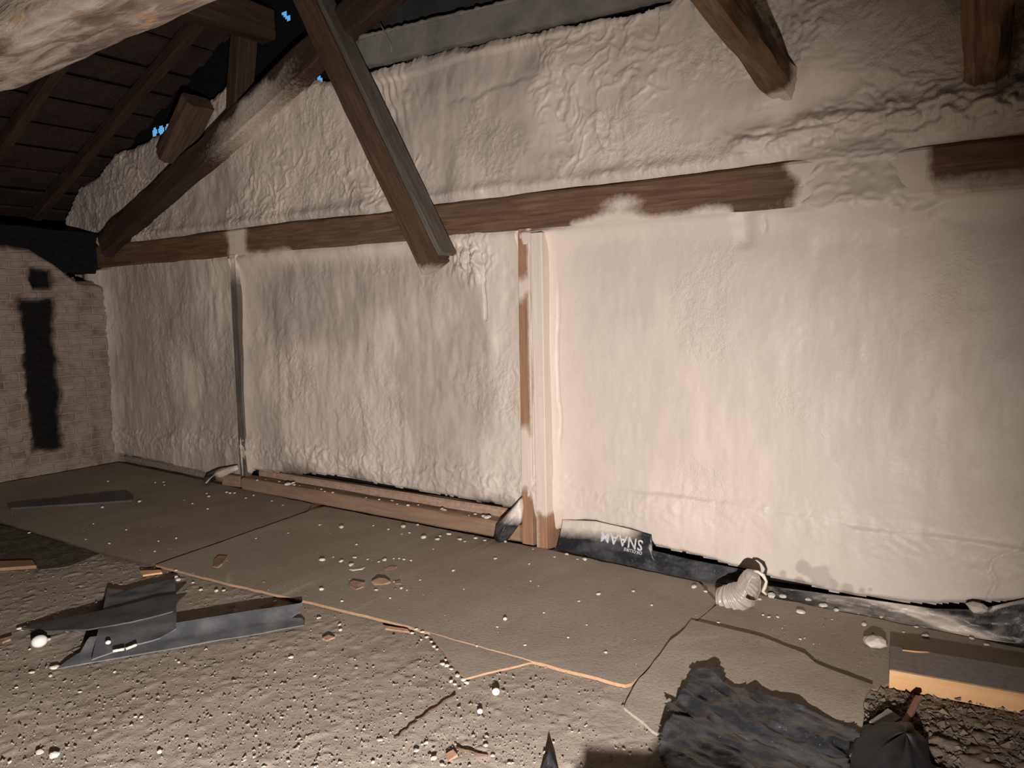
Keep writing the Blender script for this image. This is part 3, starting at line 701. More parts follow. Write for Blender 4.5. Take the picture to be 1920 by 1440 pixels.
# dark batten lying far left
slab('batten', [F(14, 946, .03), F(100, 936, .03), F(236, 921, .03), F(250, 930, .03), F(248, 937, .03), F(150, 944, .03), F(20, 952, .03)], 0.03, M['plastic_dk'],
     'long dark flat batten lying on the far left floor sheet', 'batten', sub=0.05, noise=0.004, seed=9)

# ================================================================== BROKEN GREY PLASTIC PIECES
def swept(name, path, prof, thick, mat, endcut=None, nseg=60, seed=1, wob=0.003):
    """path: list of (floor point); prof: list of (across, up) from front to back; a bent strip with thickness"""
    P = [Vector(p) for p in path]; L = [0]
    for i in range(1, len(P)): L.append(L[-1]+(P[i]-P[i-1]).length)
    def at(s):
        for i in range(1, len(P)):
            if s <= L[i] or i == len(P)-1:
                t = (s-L[i-1])/(L[i]-L[i-1]); return P[i-1].lerp(P[i], t), (P[i]-P[i-1]).normalized()
    bm = bmesh.new(); top = []; bot = []; npf = len(prof)
    for i in range(nseg+1):
        rt = []; rb = []
        for j, (ac, u) in enumerate(prof):
            s0, s1 = 0.0, L[-1]
            if endcut: s0 += endcut(0, j/(npf-1)); s1 -= endcut(1, j/(npf-1))
            s = s0+(s1-s0)*i/nseg; p, t = at(max(0, min(L[-1], s))); nrm = Vector((-t.y, t.x, 0))
            q = p+nrm*ac+Vector((0, 0, u+wob*float(vn(np.array([s*6]), np.array([j*1.7]), seed)[0])))
            rt.append(bm.verts.new(q+Vector((0, 0, thick)))); rb.append(bm.verts.new(q))
        top.append(rt); bot.append(rb)
    for i in range(nseg):
        for j in range(npf-1):
            bm.faces.new((top[i][j], top[i+1][j], top[i+1][j+1], top[i][j+1])); bm.faces.new((bot[i][j], bot[i][j+1], bot[i+1][j+1], bot[i+1][j]))
        bm.faces.new((top[i][0], bot[i][0], bot[i+1][0], top[i+1][0])); bm.faces.new((top[i][-1], top[i+1][-1], bot[i+1][-1], bot[i][-1]))
    for i in (0, nseg):
        for j in range(npf-1): bm.faces.new((top[i][j], top[i][j+1], bot[i][j+1], bot[i][j]))
    o = bm_obj(name, bm, mat, None, True); o.data.set_sharp_from_angle(angle=math.radians(28)); return o
g0 = F(122, 1252, 0.006); g1 = F(440, 1206, 0.006); g2 = F(584, 1172, 0.006)
def cut(e, v):
    if e == 0: return 0.02+0.14*max(0, 0.55-v)*0+0.20*abs(v-0.45)*(0.3 if v > 0.45 else 0) - 0.0 + (0.16*(0.45-v) if v < 0.45 else 0.0)*-1+0.07
    return 0.02+0.07*max(0, 1-abs(v-0.5)/0.22)+(0.05*(0.3-v) if v < 0.3 else 0)
g = swept('gutter_piece', [g0+(g0-g1).normalized()*0.05, g2], [(0, 0), (0.035, 0.003), (0.085, 0.006), (0.105, 0.010), (0.14, 0.020), (0.175, 0.033), (0.195, 0.040)], 0.005, M['plastic'], cut, seed=5)
tag(g, 'longest broken grey plastic gutter length, bottom of the pile on the left', 'gutter piece')
zl = 0.052
g = slab('gutter_piece', [F(202, 1103, zl-.02), F(238, 1106, zl-.03), F(328, 1084, zl-.01), F(331, 1150, zl+.004), F(330, 1178, zl), F(300, 1196, zl-.005), F(240, 1213, zl-.012), F(172, 1236, zl-.022), F(182, 1190, zl-.004)], 0.006, M['plastic'],
         'wide grey plastic sheet piece lying across the gutter length', 'gutter piece', sub=0.03, noise=0.004, seed=11)
g = slab('gutter_piece', [F(40, 1176, .018), F(130, 1156, .040), F(230, 1136, .060), F(300, 1118, .064), F(351, 1111, .062), F(334, 1127, .063), F(324, 1146, .063), F(245, 1166, .061), F(165, 1180, .045), F(80, 1182, .026)], 0.007, M['plastic_dk'],
         'pointed dark grey plastic shard on top of the pile on the left', 'gutter piece', sub=0.03, noise=0.003, seed=12)
for k, (px, py, qx, qy) in enumerate(((212, 1221, 233, 1217), (236, 1217, 256, 1209))):
    a = F(px, py, .054); c = F(qx, qy, .058)
    t = bm_obj_tube('foam_stick', [a.lerp(c, i/6) for i in range(7)], 0.007, M['crumb'], 0.001, 6)
    tag(t, 'thin white foam stick lying on the grey sheet piece, '+('left one' if k == 0 else 'right one'), 'foam scrap')

# ================================================================== BLACK FILM ALONG THE WALL FOOT
def film_strip(name, low, high, n, m, prof, spray, label, seed, wr=0.010, low_y=None, th=0.002):
    V = []; SP = []; lows = [Vector(p) for p in low]; highs = [Vector(p) for p in high]
    def along(P, t):
        L = [0]
        for i in range(1, len(P)): L.append(L[-1]+(P[i]-P[i-1]).length)
        s = t*L[-1]
        for i in range(1, len(P)):
            if s <= L[i]+1e-9: return P[i-1].lerp(P[i], (s-L[i-1])/(L[i]-L[i-1]))
        return P[-1]
    for i in range(n+1):
        a = along(lows, i/n); b_ = along(highs, i/n)
        for j in range(m+1):
            v = j/m; p = a.lerp(b_, v)+prof(i/n, v)
            nz = float(fbm(np.array([p.x*7+seed]), np.array([v*2.5+p.x*3]), seed, 4)[0]); rg = 1-abs(float(fbm(np.array([p.x*11+v*3]), np.array([v*4.0-p.x*2]), seed+5, 3)[0]))*2
            e = math.sin(math.pi*min(1, max(0, v)))**0.5
            p = p+Vector((0, -wr*(nz+0.6*rg)*(0.2+e), wr*0.5*nz*(0.2+e))); p.z = max(p.z, 0.004+0.002*(1-v)); V.append(p); SP.append(spray(i/n, v, p))
    fc = [(i*(m+1)+j, (i+1)*(m+1)+j, (i+1)*(m+1)+j+1, i*(m+1)+j+1) for i in range(n) for j in range(m)]
    o = mesh_obj(name, V, fc, M['film'], None, True, {'spray': SP}); sm = o.modifiers.new('thickness', 'SOLIDIFY'); sm.thickness = th; sm.offset = 0
    tag(o, label, 'plastic film'); return o
zero = lambda u, v: Vector((0, 0, 0))
film = film_strip('film_strip', [F(1043, 1031), F(1130, 1052), F(1220, 1072), F(1290, 1087), F(1352, 1100), F(1400, 1107)],
    [Vector((-2.45, 3.965, 0.19)), Vector((-2.2, 3.945, 0.225)), Vector((-1.98, 3.94, 0.215)), W(1222, 1003, 3.935), W(1224, 1032, 3.935), W(1300, 1050, 3.935), W(1395, 1068, 3.935)], 150, 14,
    lambda u, v: Vector((0, 0.05*math.sin(v*math.pi*0.5)-0.05*v, 0)), 
    lambda u, v, p: max(0, min(1, (1.15-u*4.2)))*0.0+max(0, min(1, (p.z-0.07-0.10*max(0, (p.x+2.45)*1.1))/0.12))*(1 if p.x < -1.98 else max(0, 1-(p.x+1.98)/0.12)),
    'black film strip printed with upside-down letters at the wall foot, right of the posts', 21, 0.006)
film2 = film_strip('film_strip', [F(1440, 1120), F(1520, 1140), F(1600, 1152), F(1680, 1168), F(1760, 1185), F(1840, 1200), F(1925, 1212), Vector((0.5, 3.9, 0))],
    [W(1440, 1098, 3.94), W(1540, 1112, 3.94), W(1620, 1122, 3.94), W(1750, 1141, 3.94), W(1830, 1143, 3.94), W(1880, 1132, 3.94), W(1925, 1122, 3.94), Vector((0.5, 3.94, 0.3))], 170, 16,
    lambda u, v: Vector((0, 0.04*math.sin(v*math.pi*0.5)-0.04*v, 0)),
    lambda u, v, p: 0.85*math.exp(-((p.x+0.38+0.35*(v-0.5))/0.11)**2)+0.35*math.exp(-((p.x+0.72)/0.22)**2)*v+0.4*(v > 0.9)*(p.x > -0.15)+0.35*max(0, float(fbm(np.array([p.x*6]), np.array([v*3.0]), 7, 3)[0])),
    'long crumpled black film strip along the wall foot at the right', 22, 0.018)
# printed letters (upside down)
def letters(txt, size, x_right, z, name, squeeze=1.0):
    cu = bpy.data.curves.new(name, 'FONT'); cu.body = txt; cu.size = size; cu.extrude = 0.0006; cu.offset = size*0.018; cu.space_character = 1.10; cu.resolution_u = 3
    tmp = bpy.data.objects.new('tmp', cu); COL.objects.link(tmp); dg = bpy.context.evaluated_depsgraph_get()
    me = bpy.data.meshes.new_from_object(tmp.evaluated_get(dg)); bpy.data.objects.remove(tmp); me.materials.clear(); me.materials.append(M['letter'])
    o = bpy.data.objects.new(name, me); COL.objects.link(o)
    # text reads upside down on the wall face: local x -> -world x, local y -> -world z
    tilt = math.radians(2.0); bpy.context.view_layer.update()
    o.matrix_world = Matrix.Translation((x_right, 3.868, z)) @ Matrix.Rotation(tilt, 4, 'Y') @ Matrix(((-squeeze, 0, 0, 0), (0, 0, -1, 0), (0, -1, 0, 0), (0, 0, 0, 1)))
    bpy.context.view_layer.update(); mw = o.matrix_world.copy(); iv = mw.inverted()
    from mathutils.bvhtree import BVHTree
    tree = BVHTree.FromPolygons([v.co for v in film.data.vertices], [tuple(p.vertices) for p in film.data.polygons])
    for v in me.vertices:
        q = mw @ v.co; hit = tree.ray_cast(Vector((q.x, 3.5, q.z)), Vector((0, 1, 0)))
        if hit[0] is not None: v.co = iv @ Vector((q.x, hit[0].y-0.003+(0.0006 if v.co.z < 0 else 0), q.z))
    o.parent = film; o.matrix_basis = mw
    return o
pS = W(1201, 1011, 3.88); 
letters('SNAAM', 0.088, W(1200, 1020, 3.88).x, W(1200, 1018, 3.88).z, 'lettering', 0.92)
letters('OKOLURE', 0.026, W(1199, 1032, 3.88).x, W(1198, 1038, 3.88).z, 'small_lettering', 0.95)

def leaf(name, pts, thick, mat, label, cat, sprays, bendv=(0, 0, 0), seed=1, n=10):
    """closed outline in 3-D, filled as a fan from its centre with wrinkles; solid"""
    P = [Vector(p) for p in pts]; c = sum(P, Vector())/len(P); out = []
    for i, p in enumerate(P):
        q = P[(i+1) % len(P)]; out += [p.lerp(q, t/3) for t in range(3)]
    V = [c+Vector(bendv)]; rings = 6; fc = []
    for r in range(1, rings+1):
        f = r/rings
        for k, p in enumerate(out):
            V.append(c.lerp(p, f)+Vector(bendv)*(1-f*f)+Vector((0, 1, 0.3))*0.012*float(fbm(np.array([f*3+k*0.35]), np.array([k*0.2+seed]), seed, 2)[0])*(1 if r < rings else 0.3))
    N = len(out)
    for k in range(N): fc.append((0, 1+k, 1+(k+1) % N))
    for r in range(rings-1):
        for k in range(N):
            a = 1+r*N+k; b2 = 1+r*N+(k+1) % N; fc.append((a, a+N, b2+N, b2))
    o = mesh_obj(name, V, fc, mat, None, True, {'spray': [sprays(v) for v in V]}); sm = o.modifiers.new('thickness', 'SOLIDIFY'); sm.thickness = thick
    tag(o, label, cat); return o
leaf('film_flap', [W(979, 931, 3.90), W(955, 958, 3.88), W(930, 985, 3.84), F(925, 1008, 0.02), F(934, 1020, 0.006), F(950, 1016, 0.01), W(978, 978, 3.87), W(982, 950, 3.90)], 0.003, M['film'],
     'curled black film flap leaning against the foot of the reddish post', 'plastic film', lambda v: 0.95*max(0, min(1, (v.z-0.13)/0.10))*max(0, min(1, (v.x+2.95)/0.2)), (0, -0.035, 0), 3)
leaf('film_flap', [W(384, 898, 3.90), W(388, 890, 3.87), W(410, 880, 3.88), W(446, 872, 3.91), W(447, 880, 3.90), W(420, 893, 3.87), W(395, 903, 3.86), F(385, 908, 0.05)], 0.004, M['film'],
     'small curled film flap beside the slim post at left', 'plastic film', lambda v: max(0, min(1, (v.x+6.0)/0.08)), (0, -0.03, 0.01), 5)

# ================================================================== RIGHT SIDE THINGS
def plank():
    a = Vector((-0.452, 3.18, 0)); d = (Vector((-0.008, 3.243, 0))-a).normalized(); nrm = Vector((-d.y, d.x, 0))
    root = bpy.data.objects.new('timber_plank', None); COL.objects.link(root); root.location = a
    tag(root, 'thick sawn plank on the floor at right with a fresh orange front edge', 'plank')
    hgt, dep, L = 0.078, 0.235, 1.35
    bm = bmesh.new(); cbox(bm, 0, L, 0.004, dep, 0.0, hgt-0.001)
    bmesh.ops.bevel(bm, geom=list(bm.edges), offset=0.003, segments=1, affect='EDGES')
    o = bm_obj('board', bm, M['wood_grey'], root)
    bm = bmesh.new(); cbox(bm, 0.001, L, 0.0, 0.006, 0.0005, hgt-0.003)
    o2 = bm_obj('sawn_edge', bm, M['wood_fresh'], root); o2['label'] = 'fresh orange pine edge'; o2.data.attributes.new('spray', 'FLOAT', 'POINT')
    root.rotation_euler = (0, 0, math.atan2(d.y, d.x)); 
    return root
plank()
t = bm_obj_tube('splinter', [F(1692, 1219, .084), F(1718, 1222, .084), F(1742, 1223, .083)], 0.004, M['wood_fresh'], 0.001, 5); tag(t, 'pale wood splinter lying on top of the thick plank', 'wood scrap')

def clear_tube():
    root = bpy.data.objects.new('plastic_tube', None); COL.objects.link(root); base = F(1385, 1146, 0); root.location = base
    tag(root, 'crumpled cloudy ribbed plastic tube standing bent at the wall foot', 'plastic tube')
    # centre line: lies on the floor, then turns up
    y = 3.66
    cl = [W(1348, 1124, 3.66), W(1358, 1124, 3.66), W(1370, 1123, 3.65), W(1382, 1120, 3.645), W(1393, 1114, 3.64), W(1401, 1104, 3.64), W(1406, 1093, 3.64), W(1409, 1082, 3.64), W(1412, 1074, 3.64)]
    rad = [0.050, 0.060, 0.066, 0.070, 0.068, 0.060, 0.052, 0.044, 0.030]
    n = 90; R = 40; V = []; cen = []
    for i in range(n+1):
        s = i/n*(len(cl)-1); k = min(int(s), len(cl)-2); t = s-k
        def cr(a0, a1, a2, a3, t): return 0.5*((2*a1)+(-a0+a2)*t+(2*a0-5*a1+4*a2-a3)*t*t+(-a0+3*a1-3*a2+a3)*t*t*t)
        g_ = lambda q, m: q[max(0, min(len(q)-1, m))]
        p = cr(g_(cl, k-1), g_(cl, k), g_(cl, k+1), g_(cl, k+2), t); r = rad[k]*(1-t)+rad[k+1]*t
        p2 = cr(g_(cl, k-1), g_(cl, k), g_(cl, k+1), g_(cl, k+2), min(1, t+0.05)); p1 = cr(g_(cl, k-1), g_(cl, k), g_(cl, k+1), g_(cl, k+2), max(0, t-0.05))
        cen.append(p); tg = (p2-p1).normalized(); u = tg.cross(Vector((0, 1, 0))).normalized(); v = tg.cross(u)
        ribs = sst(5.6, 4.0, s)*0.0065*math.sin(s*2*math.pi*1.55)
        for j in range(R):
            a = 2*math.pi*j/R; rr = r+float(ribs)+0.006*float(fbm(np.array([math.cos(a)*2+s*0.8]), np.array([math.sin(a)*2+s]), 91, 2)[0])
            if s > 5.5: rr *= 1+0.16*math.cos(2*a+1.0)
            q = p+(u*math.cos(a)+v*math.sin(a))*rr; q.z = max(q.z, 0.004); V.append(q-base)
    fc = []
    for i in range(n):
        for j in range(R):
            k = (j+1) % R
            ang = (j/R)*360; s = i/n*(len(cl)-1)
            vv = V[i*R+j]+base-cen[i]; vv.normalize()
            if 4.6 < s < 7.5 and vv.dot(Vector((0.80, -0.60, 0.05))) > 0.62+0.09*abs(s-6.1): continue     # torn mouth on the right side
            fc.append((i*R+j, i*R+k, (i+1)*R+k, (i+1)*R+j))
    b0 = len(V); V.append(cl[0]-base)
    for j in range(R): fc.append((b0, (j+1) % R, j))
    b1 = len(V); V.append(cl[-1]+Vector((0, 0, 0.01))-base)
    for j in range(R): fc.append((b1, n*R+j, n*R+(j+1) % R))
    o = mesh_obj('tube_wall', V, fc, M['tube'], root, True); sm = o.modifiers.new('thickness', 'SOLIDIFY'); sm.thickness = 0.003
    rim = bm_obj_tube('torn_lip', [p-base for p in (W(1413, 1071, 3.63), W(1421, 1072, 3.62), W(1431, 1079, 3.62), W(1437, 1090, 3.63), W(1434, 1101, 3.64), W(1430, 1108, 3.65), W(1437, 1115, 3.66))], 0.009, M['crumb'], 0.003, 8)
    rim.parent = root; rim['label'] = 'white foam-crusted lip of the tube mouth'
clear_tube()

# torn black plastic sheet
def tarp():
    # outline on the floor, triangulated as a fine grid clipped to the outline
    out = [F(1240, 1398), F(1262, 1372), F(1300, 1368), F(1290, 1355), F(1252, 1362), F(1247, 1345), F(1262, 1325), F(1285, 1312), F(1296, 1285), F(1318, 1273), F(1345, 1280), F(1372, 1300), F(1440, 1325), F(1520, 1352), F(1600, 1384), F(1612, 1400), F(1590, 1420), F(1592, 1480), F(1500, 1560), F(1300, 1560), F(1235, 1430)]
    poly = [(p.x, p.y) for p in out]
    def inside(x, y):
        c = False; n = len(poly)
        for i in range(n):
            (x1, y1), (x2, y2) = poly[i], poly[i-1]
            if (y1 > y) != (y2 > y) and x < (x2-x1)*(y-y1)/(y2-y1)+x1: c = not c
        return c
    st = 0.009; x0 = min(p[0] for p in poly); x1 = max(p[0] for p in poly); y0 = min(p[1] for p in poly); y1 = max(p[1] for p in poly)
    xs = np.arange(x0-st, x1+st, st); ys = np.arange(y0-st, y1+st, st); X, Y = np.meshgrid(xs, ys)
    ca, sa = math.cos(math.radians(25)), math.sin(math.radians(25)); U = X*ca-Y*sa; Vv = X*sa+Y*ca
    h = 0.012+0.024*(1-np.abs(fbm(U*3.0+2+0.3*vn(X*4, Y*4, 3), Vv*8, 95, 3))*2)+0.008*fbm(X*14, Y*14, 96, 3)+0.009*(1-2*np.abs(fbm(U*4+9, Vv*17+1.5*fbm(X*3, Y*3, 98, 2), 97, 3)))
    tip = F(1320, 1282); h += 0.015*np.exp(-((X-tip.x)**2+(Y-tip.y)**2)/0.10**2)
    c2_ = F(1262, 1385); h += 0.02*np.exp(-((X-c2_.x)**2+(Y-c2_.y)**2)/0.10**2)
    keep = np.array([[inside(xs[i]+st/2, ys[j]+st/2) for i in range(len(xs)-1)] for j in range(len(ys)-1)])
    P = np.stack([X, Y, np.maximum(h, 0.034 if False else 0.012)+0.012], -1)
    o = grid_mesh('plastic_sheet', P, keep, M['film'], {'spray': 0*X}); sm = o.modifiers.new('thickness', 'SOLIDIFY'); sm.thickness = 0.003; sm.offset = -1
    tag(o, 'torn crumpled black plastic sheet lying at the bottom right', 'plastic sheet')
tarp()
# black bag with a stick, bottom right
def bag():
    V = []; fc = []; nu, nv = 60, 26; c = Vector((-0.375, 2.56, 0)); 
    for i in range(nv+1):
        v = i/nv
        for j in range(nu):
            a = 2*math.pi*j/nu
            r = (0.105+0.20*(1-v)**0.8*0.6)*math.cos(v*math.pi/2)**0.45
            r *= 1+0.14*float(fbm(np.array([math.cos(a)*2+5]), np.array([math.sin(a)*2+v*2]), 99, 3)[0])+0.05*math.sin(a*9+v*4)
            ex = 1.0+0.25*math.sin(a)
            V.append(c+Vector((0.62*r*math.cos(a)+0.05*v, 1.15*r*math.sin(a)*ex+0.10*v, 0.012+0.085*v**1.2+0.01*math.sin(a*5)*v)))
    for i in range(nv):
        for j in range(nu):
            k = (j+1) % nu; fc.append((i*nu+j, i*nu+k, (i+1)*nu+k, (i+1)*nu+j))
    fc.append(tuple(reversed(range(nu))))
    o = mesh_obj('plastic_bag', [v-Vector((c.x, c.y, 0)) for v in V], fc, M['case'], None, True); o.location = (c.x, c.y, 0.008)
    tag(o, 'slumped black plastic bag at the bottom edge beside the torn sheet', 'bag')
    st = beam('stick', F(1680, 1388, .045), F(1722, 1308, .05), 0.022, 0.018, M['wood_red'], seed=40, rough=0.001, bev=0.003)
    tag(st, 'reddish-brown stick poking up between the black bag and the plank', 'stick')
    s2 = beam('wood_chip', F(1601, 1427, .03), F(1640, 1384, .03), 0.035, 0.02, M['wood_plate'], seed=41, rough=0.002, bev=0.003)
    tag(s2, 'broken pale lath end beside the torn plastic sheet corner', 'wood scrap')
bag()
# small pointed film scrap at the bottom
leaf('film_scrap', [F(1030, 1403, 0.06), F(1022, 1422, .03), F(1008, 1465, 0), F(1036, 1470, 0), F(1050, 1455, 0), F(1042, 1425, .03)], 0.003, M['film'],
     'small pointed black film scrap sticking up at the bottom edge', 'plastic film', lambda v: 0.0, (0, -0.01, 0.01), 8)
# unseen box added below the frame to cast a shadow on the floor
def shadow_caster():
    root = bpy.data.objects.new('shadow_caster', None); COL.objects.link(root); root.location = (-0.50, 1.30, 0)
    tag(root, 'unseen black box with a handle, added to cast a shadow across the near floor', 'case')
    bm = bmesh.new(); cbox(bm, -0.24, 0.24, -0.09, 0.09, 0.004, 0.335); bmesh.ops.bevel(bm, geom=list(bm.edges), offset=0.02, segments=3, affect='EDGES')
    bm_obj('body', bm, M['case'], root)
    h_ = bm_obj_tube('handle', [(-0.08, 0, 0.31), (-0.08, 0, 0.355), (-0.05, 0, 0.37), (0.05, 0, 0.37), (0.08, 0, 0.355), (0.08, 0, 0.31)], 0.010, M['case'], 0, 8); h_.parent = root
    root.rotation_euler = (0, 0, math.radians(27))
shadow_caster()

# ================================================================== CRUMBS, CHIPS, GRIT
def lump_mesh(name, seed, flat, mat, jag=0.25, smooth=False):
    bm = bmesh.new(); bmesh.ops.create_icosphere(bm, subdivisions=3 if smooth else 2, radius=1)
    rnd = random.Random(seed); k = [Vector((rnd.uniform(-1, 1), rnd.uniform(-1, 1), rnd.uniform(-1, 1))).normalized() for _ in range(6)]; am = [rnd.uniform(-jag, jag) for _ in range(6)]
    for v in bm.verts:
        n = v.co.normalized(); f = 1+sum(a*max(0, n.dot(q))**2 for a, q in zip(am, k))+(0 if smooth else rnd.uniform(-0.13, 0.13)); v.co = n*f; v.co.z *= flat
    z = min(v.co.z for v in bm.verts)
    for v in bm.verts: v.co.z -= z
    me = bpy.data.meshes.new(name); bm.to_mesh(me); bm.free(); me.polygons.foreach_set('use_smooth', [smooth]*len(me.polygons)); me.materials.append(mat); return me
crumbs = [lump_mesh('foam_crumb', 100+i, 0.55, M['crumb'], 0.8) for i in range(7)]
beads = lump_mesh('foam_bead', 200, 0.97, M['ball'], 0.06, True)
grits = [lump_mesh('pebble', 300+i, 0.6, M['gravel_l'], 0.5) for i in range(5)]
def put(me, name, p, r, label, cat, group=None, rz=None, sx=1.0, rnd=random):
    o = bpy.data.objects.new(name, me); COL.objects.link(o); o.location = p; o.scale = (r*sx, r, r*rnd.uniform(0.8, 1.0)); o.rotation_euler = (0, 0, rnd.uniform(0, 6.28) if rz is None else rz)
    tag(o, label, cat, group); return o
FT = 0.013
def fz(p):   # height of what lies underneath
    x, y = p.x, p.y
    front = 2.30+(x+5.0)*0.095
    return FT if (y > front and x < -1.34-(2.65-y)*0.03) else (0.010 if y > 3.2 else 0.0)
def at(px, py):
    p = F(px, py, 0.0); z = fz(p); q = F(px, py, z); return Vector((q.x, q.y, z))
put(beads, 'foam_bead', F(75, 1213, 0), 0.034, 'large white foam ball on the floor left of the grey gutter pieces', 'foam ball')
put(beads, 'foam_bead', at(930, 1303), 0.016, 'white foam ball on the dust below the triangular board corner', 'foam ball')
put(beads, 'foam_bead', at(900, 1338), 0.011, 'smaller white foam ball nearer the viewer, below the triangular board corner', 'foam ball')
put(beads, 'foam_bead', F(203, 1208, .046), 0.012, 'small white foam ball on the wide grey sheet piece', 'foam ball')
put(beads, 'foam_bead', at(947, 1163), 0.010, 'lone foam ball near the middle of the large sheet', 'foam ball')
put(crumbs[0], 'foam_crumb', at(1636, 1210), 0.040, 'large flat cream foam chunk on the floor left of the thick plank', 'foam chunk', sx=1.3, rz=0.4)
put(crumbs[1], 'foam_crumb', at(1248, 1272), 0.020, 'angular pale chip on the dust in front of the torn plastic', 'foam chunk', sx=1.3, rz=0.2)
put(crumbs[2], 'foam_crumb', at(1616, 1386), 0.018, 'pale foam crumb at the right corner of the torn plastic', 'foam chunk')
put(crumbs[3], 'foam_crumb', W(1832, 1146, 3.90), 0.045, 'block of foam caught on the film at the far right wall foot', 'foam chunk')
explicit = {
 ('cream foam crumb on the large sheet in front of the sill plate', 'foam crumbs before the sill plate'): [(640, 990, 13), (757, 989, 15), (783, 985, 8), (793, 1010, 12), (820, 1012, 14), (826, 1006, 9), (768, 1000, 6), (753, 1002, 5), (861, 1012, 10), (909, 1014, 9), (840, 1003, 7), (948, 1017, 7), (667, 1022, 6), (954, 1012, 8), (728, 993, 6), (700, 986, 5), (872, 1016, 6), (890, 1010, 8), (1000, 1030, 6)],
 ('foam crumb among the cluster of chips at the left of the large sheet', 'foam crumb cluster'): [(659, 1061, 13), (602, 1052, 9), (665, 1046, 9), (689, 1049, 7), (721, 1051, 11), (710, 1054, 7), (738, 1048, 6), (748, 1048, 6), (757, 1050, 8), (770, 1052, 7), (752, 1103, 5), (763, 1107, 5), (640, 1053, 6), (625, 1045, 5), (705, 1107, 10), (740, 1092, 8), (604, 1106, 10), (787, 1088, 5), (732, 1122, 5)],
 ('foam crumb along the right wall foot by the black film', 'foam crumbs by the film'): [(1062, 1040, 8), (1096, 1050, 12), (1083, 1049, 5), (1120, 1034, 6), (1170, 1042, 8), (1303, 1102, 14), (1322, 1110, 8), (1215, 1036, 12), (1498, 1150, 12), (1515, 1127, 14), (1470, 1122, 11), (1445, 1118, 12), (1425, 1125, 11), (1547, 1138, 11), (1567, 1146, 10), (1620, 1172, 11), (1652, 1158, 9), (1718, 1176, 10), (1738, 1195, 9), (1850, 1210, 12), (1560, 1162, 6), (1430, 1154, 5), (1443, 1158, 5), (1457, 1157, 5), (1347, 1168, 7), (1500, 1199, 6), (1508, 1197, 4), (1525, 1208, 4), (1410, 1185, 4), (1820, 1198, 6), (1695, 1186, 6)],
 ('foam crumb scattered on the middle of the large sheet', 'foam crumbs on the middle sheet'): [(1085, 1128, 8), (1122, 1115, 9), (1188, 1110, 6), (1222, 1135, 6), (992, 1058, 6), (995, 1090, 5), (1010, 1099, 5), (932, 1176, 6), (1135, 1224, 7), (1066, 1196, 5), (1100, 1172, 5), (870, 1105, 5), (850, 1070, 5), (812, 1030, 5), (930, 1048, 5), (1040, 1045, 5), (642, 1128, 6), (1160, 1085, 4), (1020, 1150, 4), (985, 1210, 4)],
 ('white foam bit in the spill beside the triangular board corner', 'white spill by the triangular board'): [(780, 1180, 9), (790, 1186, 8), (772, 1188, 8), (800, 1196, 8), (813, 1213, 10), (820, 1218, 8), (829, 1246, 11), (838, 1250, 12), (846, 1255, 10), (858, 1268, 12), (868, 1276, 12), (874, 1281, 11), (845, 1280, 9), (852, 1284, 8), (866, 1229, 9), (858, 1236, 8), (872, 1222, 7), (862, 1291, 7), (850, 1228, 6), (893, 1212, 7), (835, 1238, 7), (880, 1270, 6), (790, 1200, 6), (808, 1204, 7)],
 ('pale crumb on the dust around the grey gutter pieces', 'pale crumbs by the gutter pieces'): [(40, 1180, 10), (92, 1200, 10), (100, 1255, 10), (60, 1262, 11), (95, 1268, 8), (55, 1218, 7), (328, 1083, 10), (333, 1088, 7), (362, 1093, 6), (378, 1107, 9), (405, 1110, 8), (420, 1108, 7), (440, 1145, 9), (598, 1160, 8), (636, 1172, 10), (638, 1182, 9), (335, 1243, 7), (265, 1345, 8), (255, 1345, 6), (150, 1298, 6), (75, 1412, 14), (105, 1418, 16), (300, 1412, 10), (215, 1260, 6), (590, 1268, 7), (545, 1235, 7), (30, 1290, 6), (18, 1430, 8), (330, 1070, 6), (160, 1012, 5)],
 ('grey-white pebble on the dusty floor at the bottom of the photo', 'pebbles on the near floor'): [(712, 1388, 11), (780, 1408, 11), (800, 1395, 10), (812, 1424, 13), (910, 1400, 12), (925, 1418, 9), (1038, 1392, 6), (670, 1365, 6), (655, 1330, 5), (1170, 1405, 7), (560, 1400, 7), (590, 1440, 8), (700, 1430, 9), (480, 1380, 6), (430, 1340, 5), (380, 1300, 5), (830, 1435, 9), (955, 1432, 7), (620, 1300, 6), (540, 1330, 6), (1100, 1360, 5), (1073, 1372, 5), (990, 1330, 5), (668, 1253, 7), (700, 1251, 5), (540, 1428, 8), (460, 1425, 7), (350, 1385, 7), (250, 1310, 6), (180, 1370, 7), (665, 1238, 6), (500, 1290, 6)],
 ('small foam crumb on the far left floor sheet', 'foam crumbs on the far left sheet'): [(203, 903, 4), (262, 941, 5), (192, 952, 6), (307, 905, 6), (291, 906, 5), (308, 910, 5), (345, 938, 4), (360, 945, 5), (388, 926, 5), (392, 932, 5), (390, 955, 5), (425, 924, 8), (432, 926, 7), (440, 925, 6), (236, 994, 5), (205, 1020, 5), (297, 1015, 5), (330, 1010, 5), (175, 983, 4), (460, 935, 6), (475, 930, 5), (510, 940, 5), (530, 948, 5), (290, 1034, 5), (55, 1000, 6), (480, 1010, 5), (540, 1000, 5), (600, 985, 6)],
}
rc = random.Random(12)
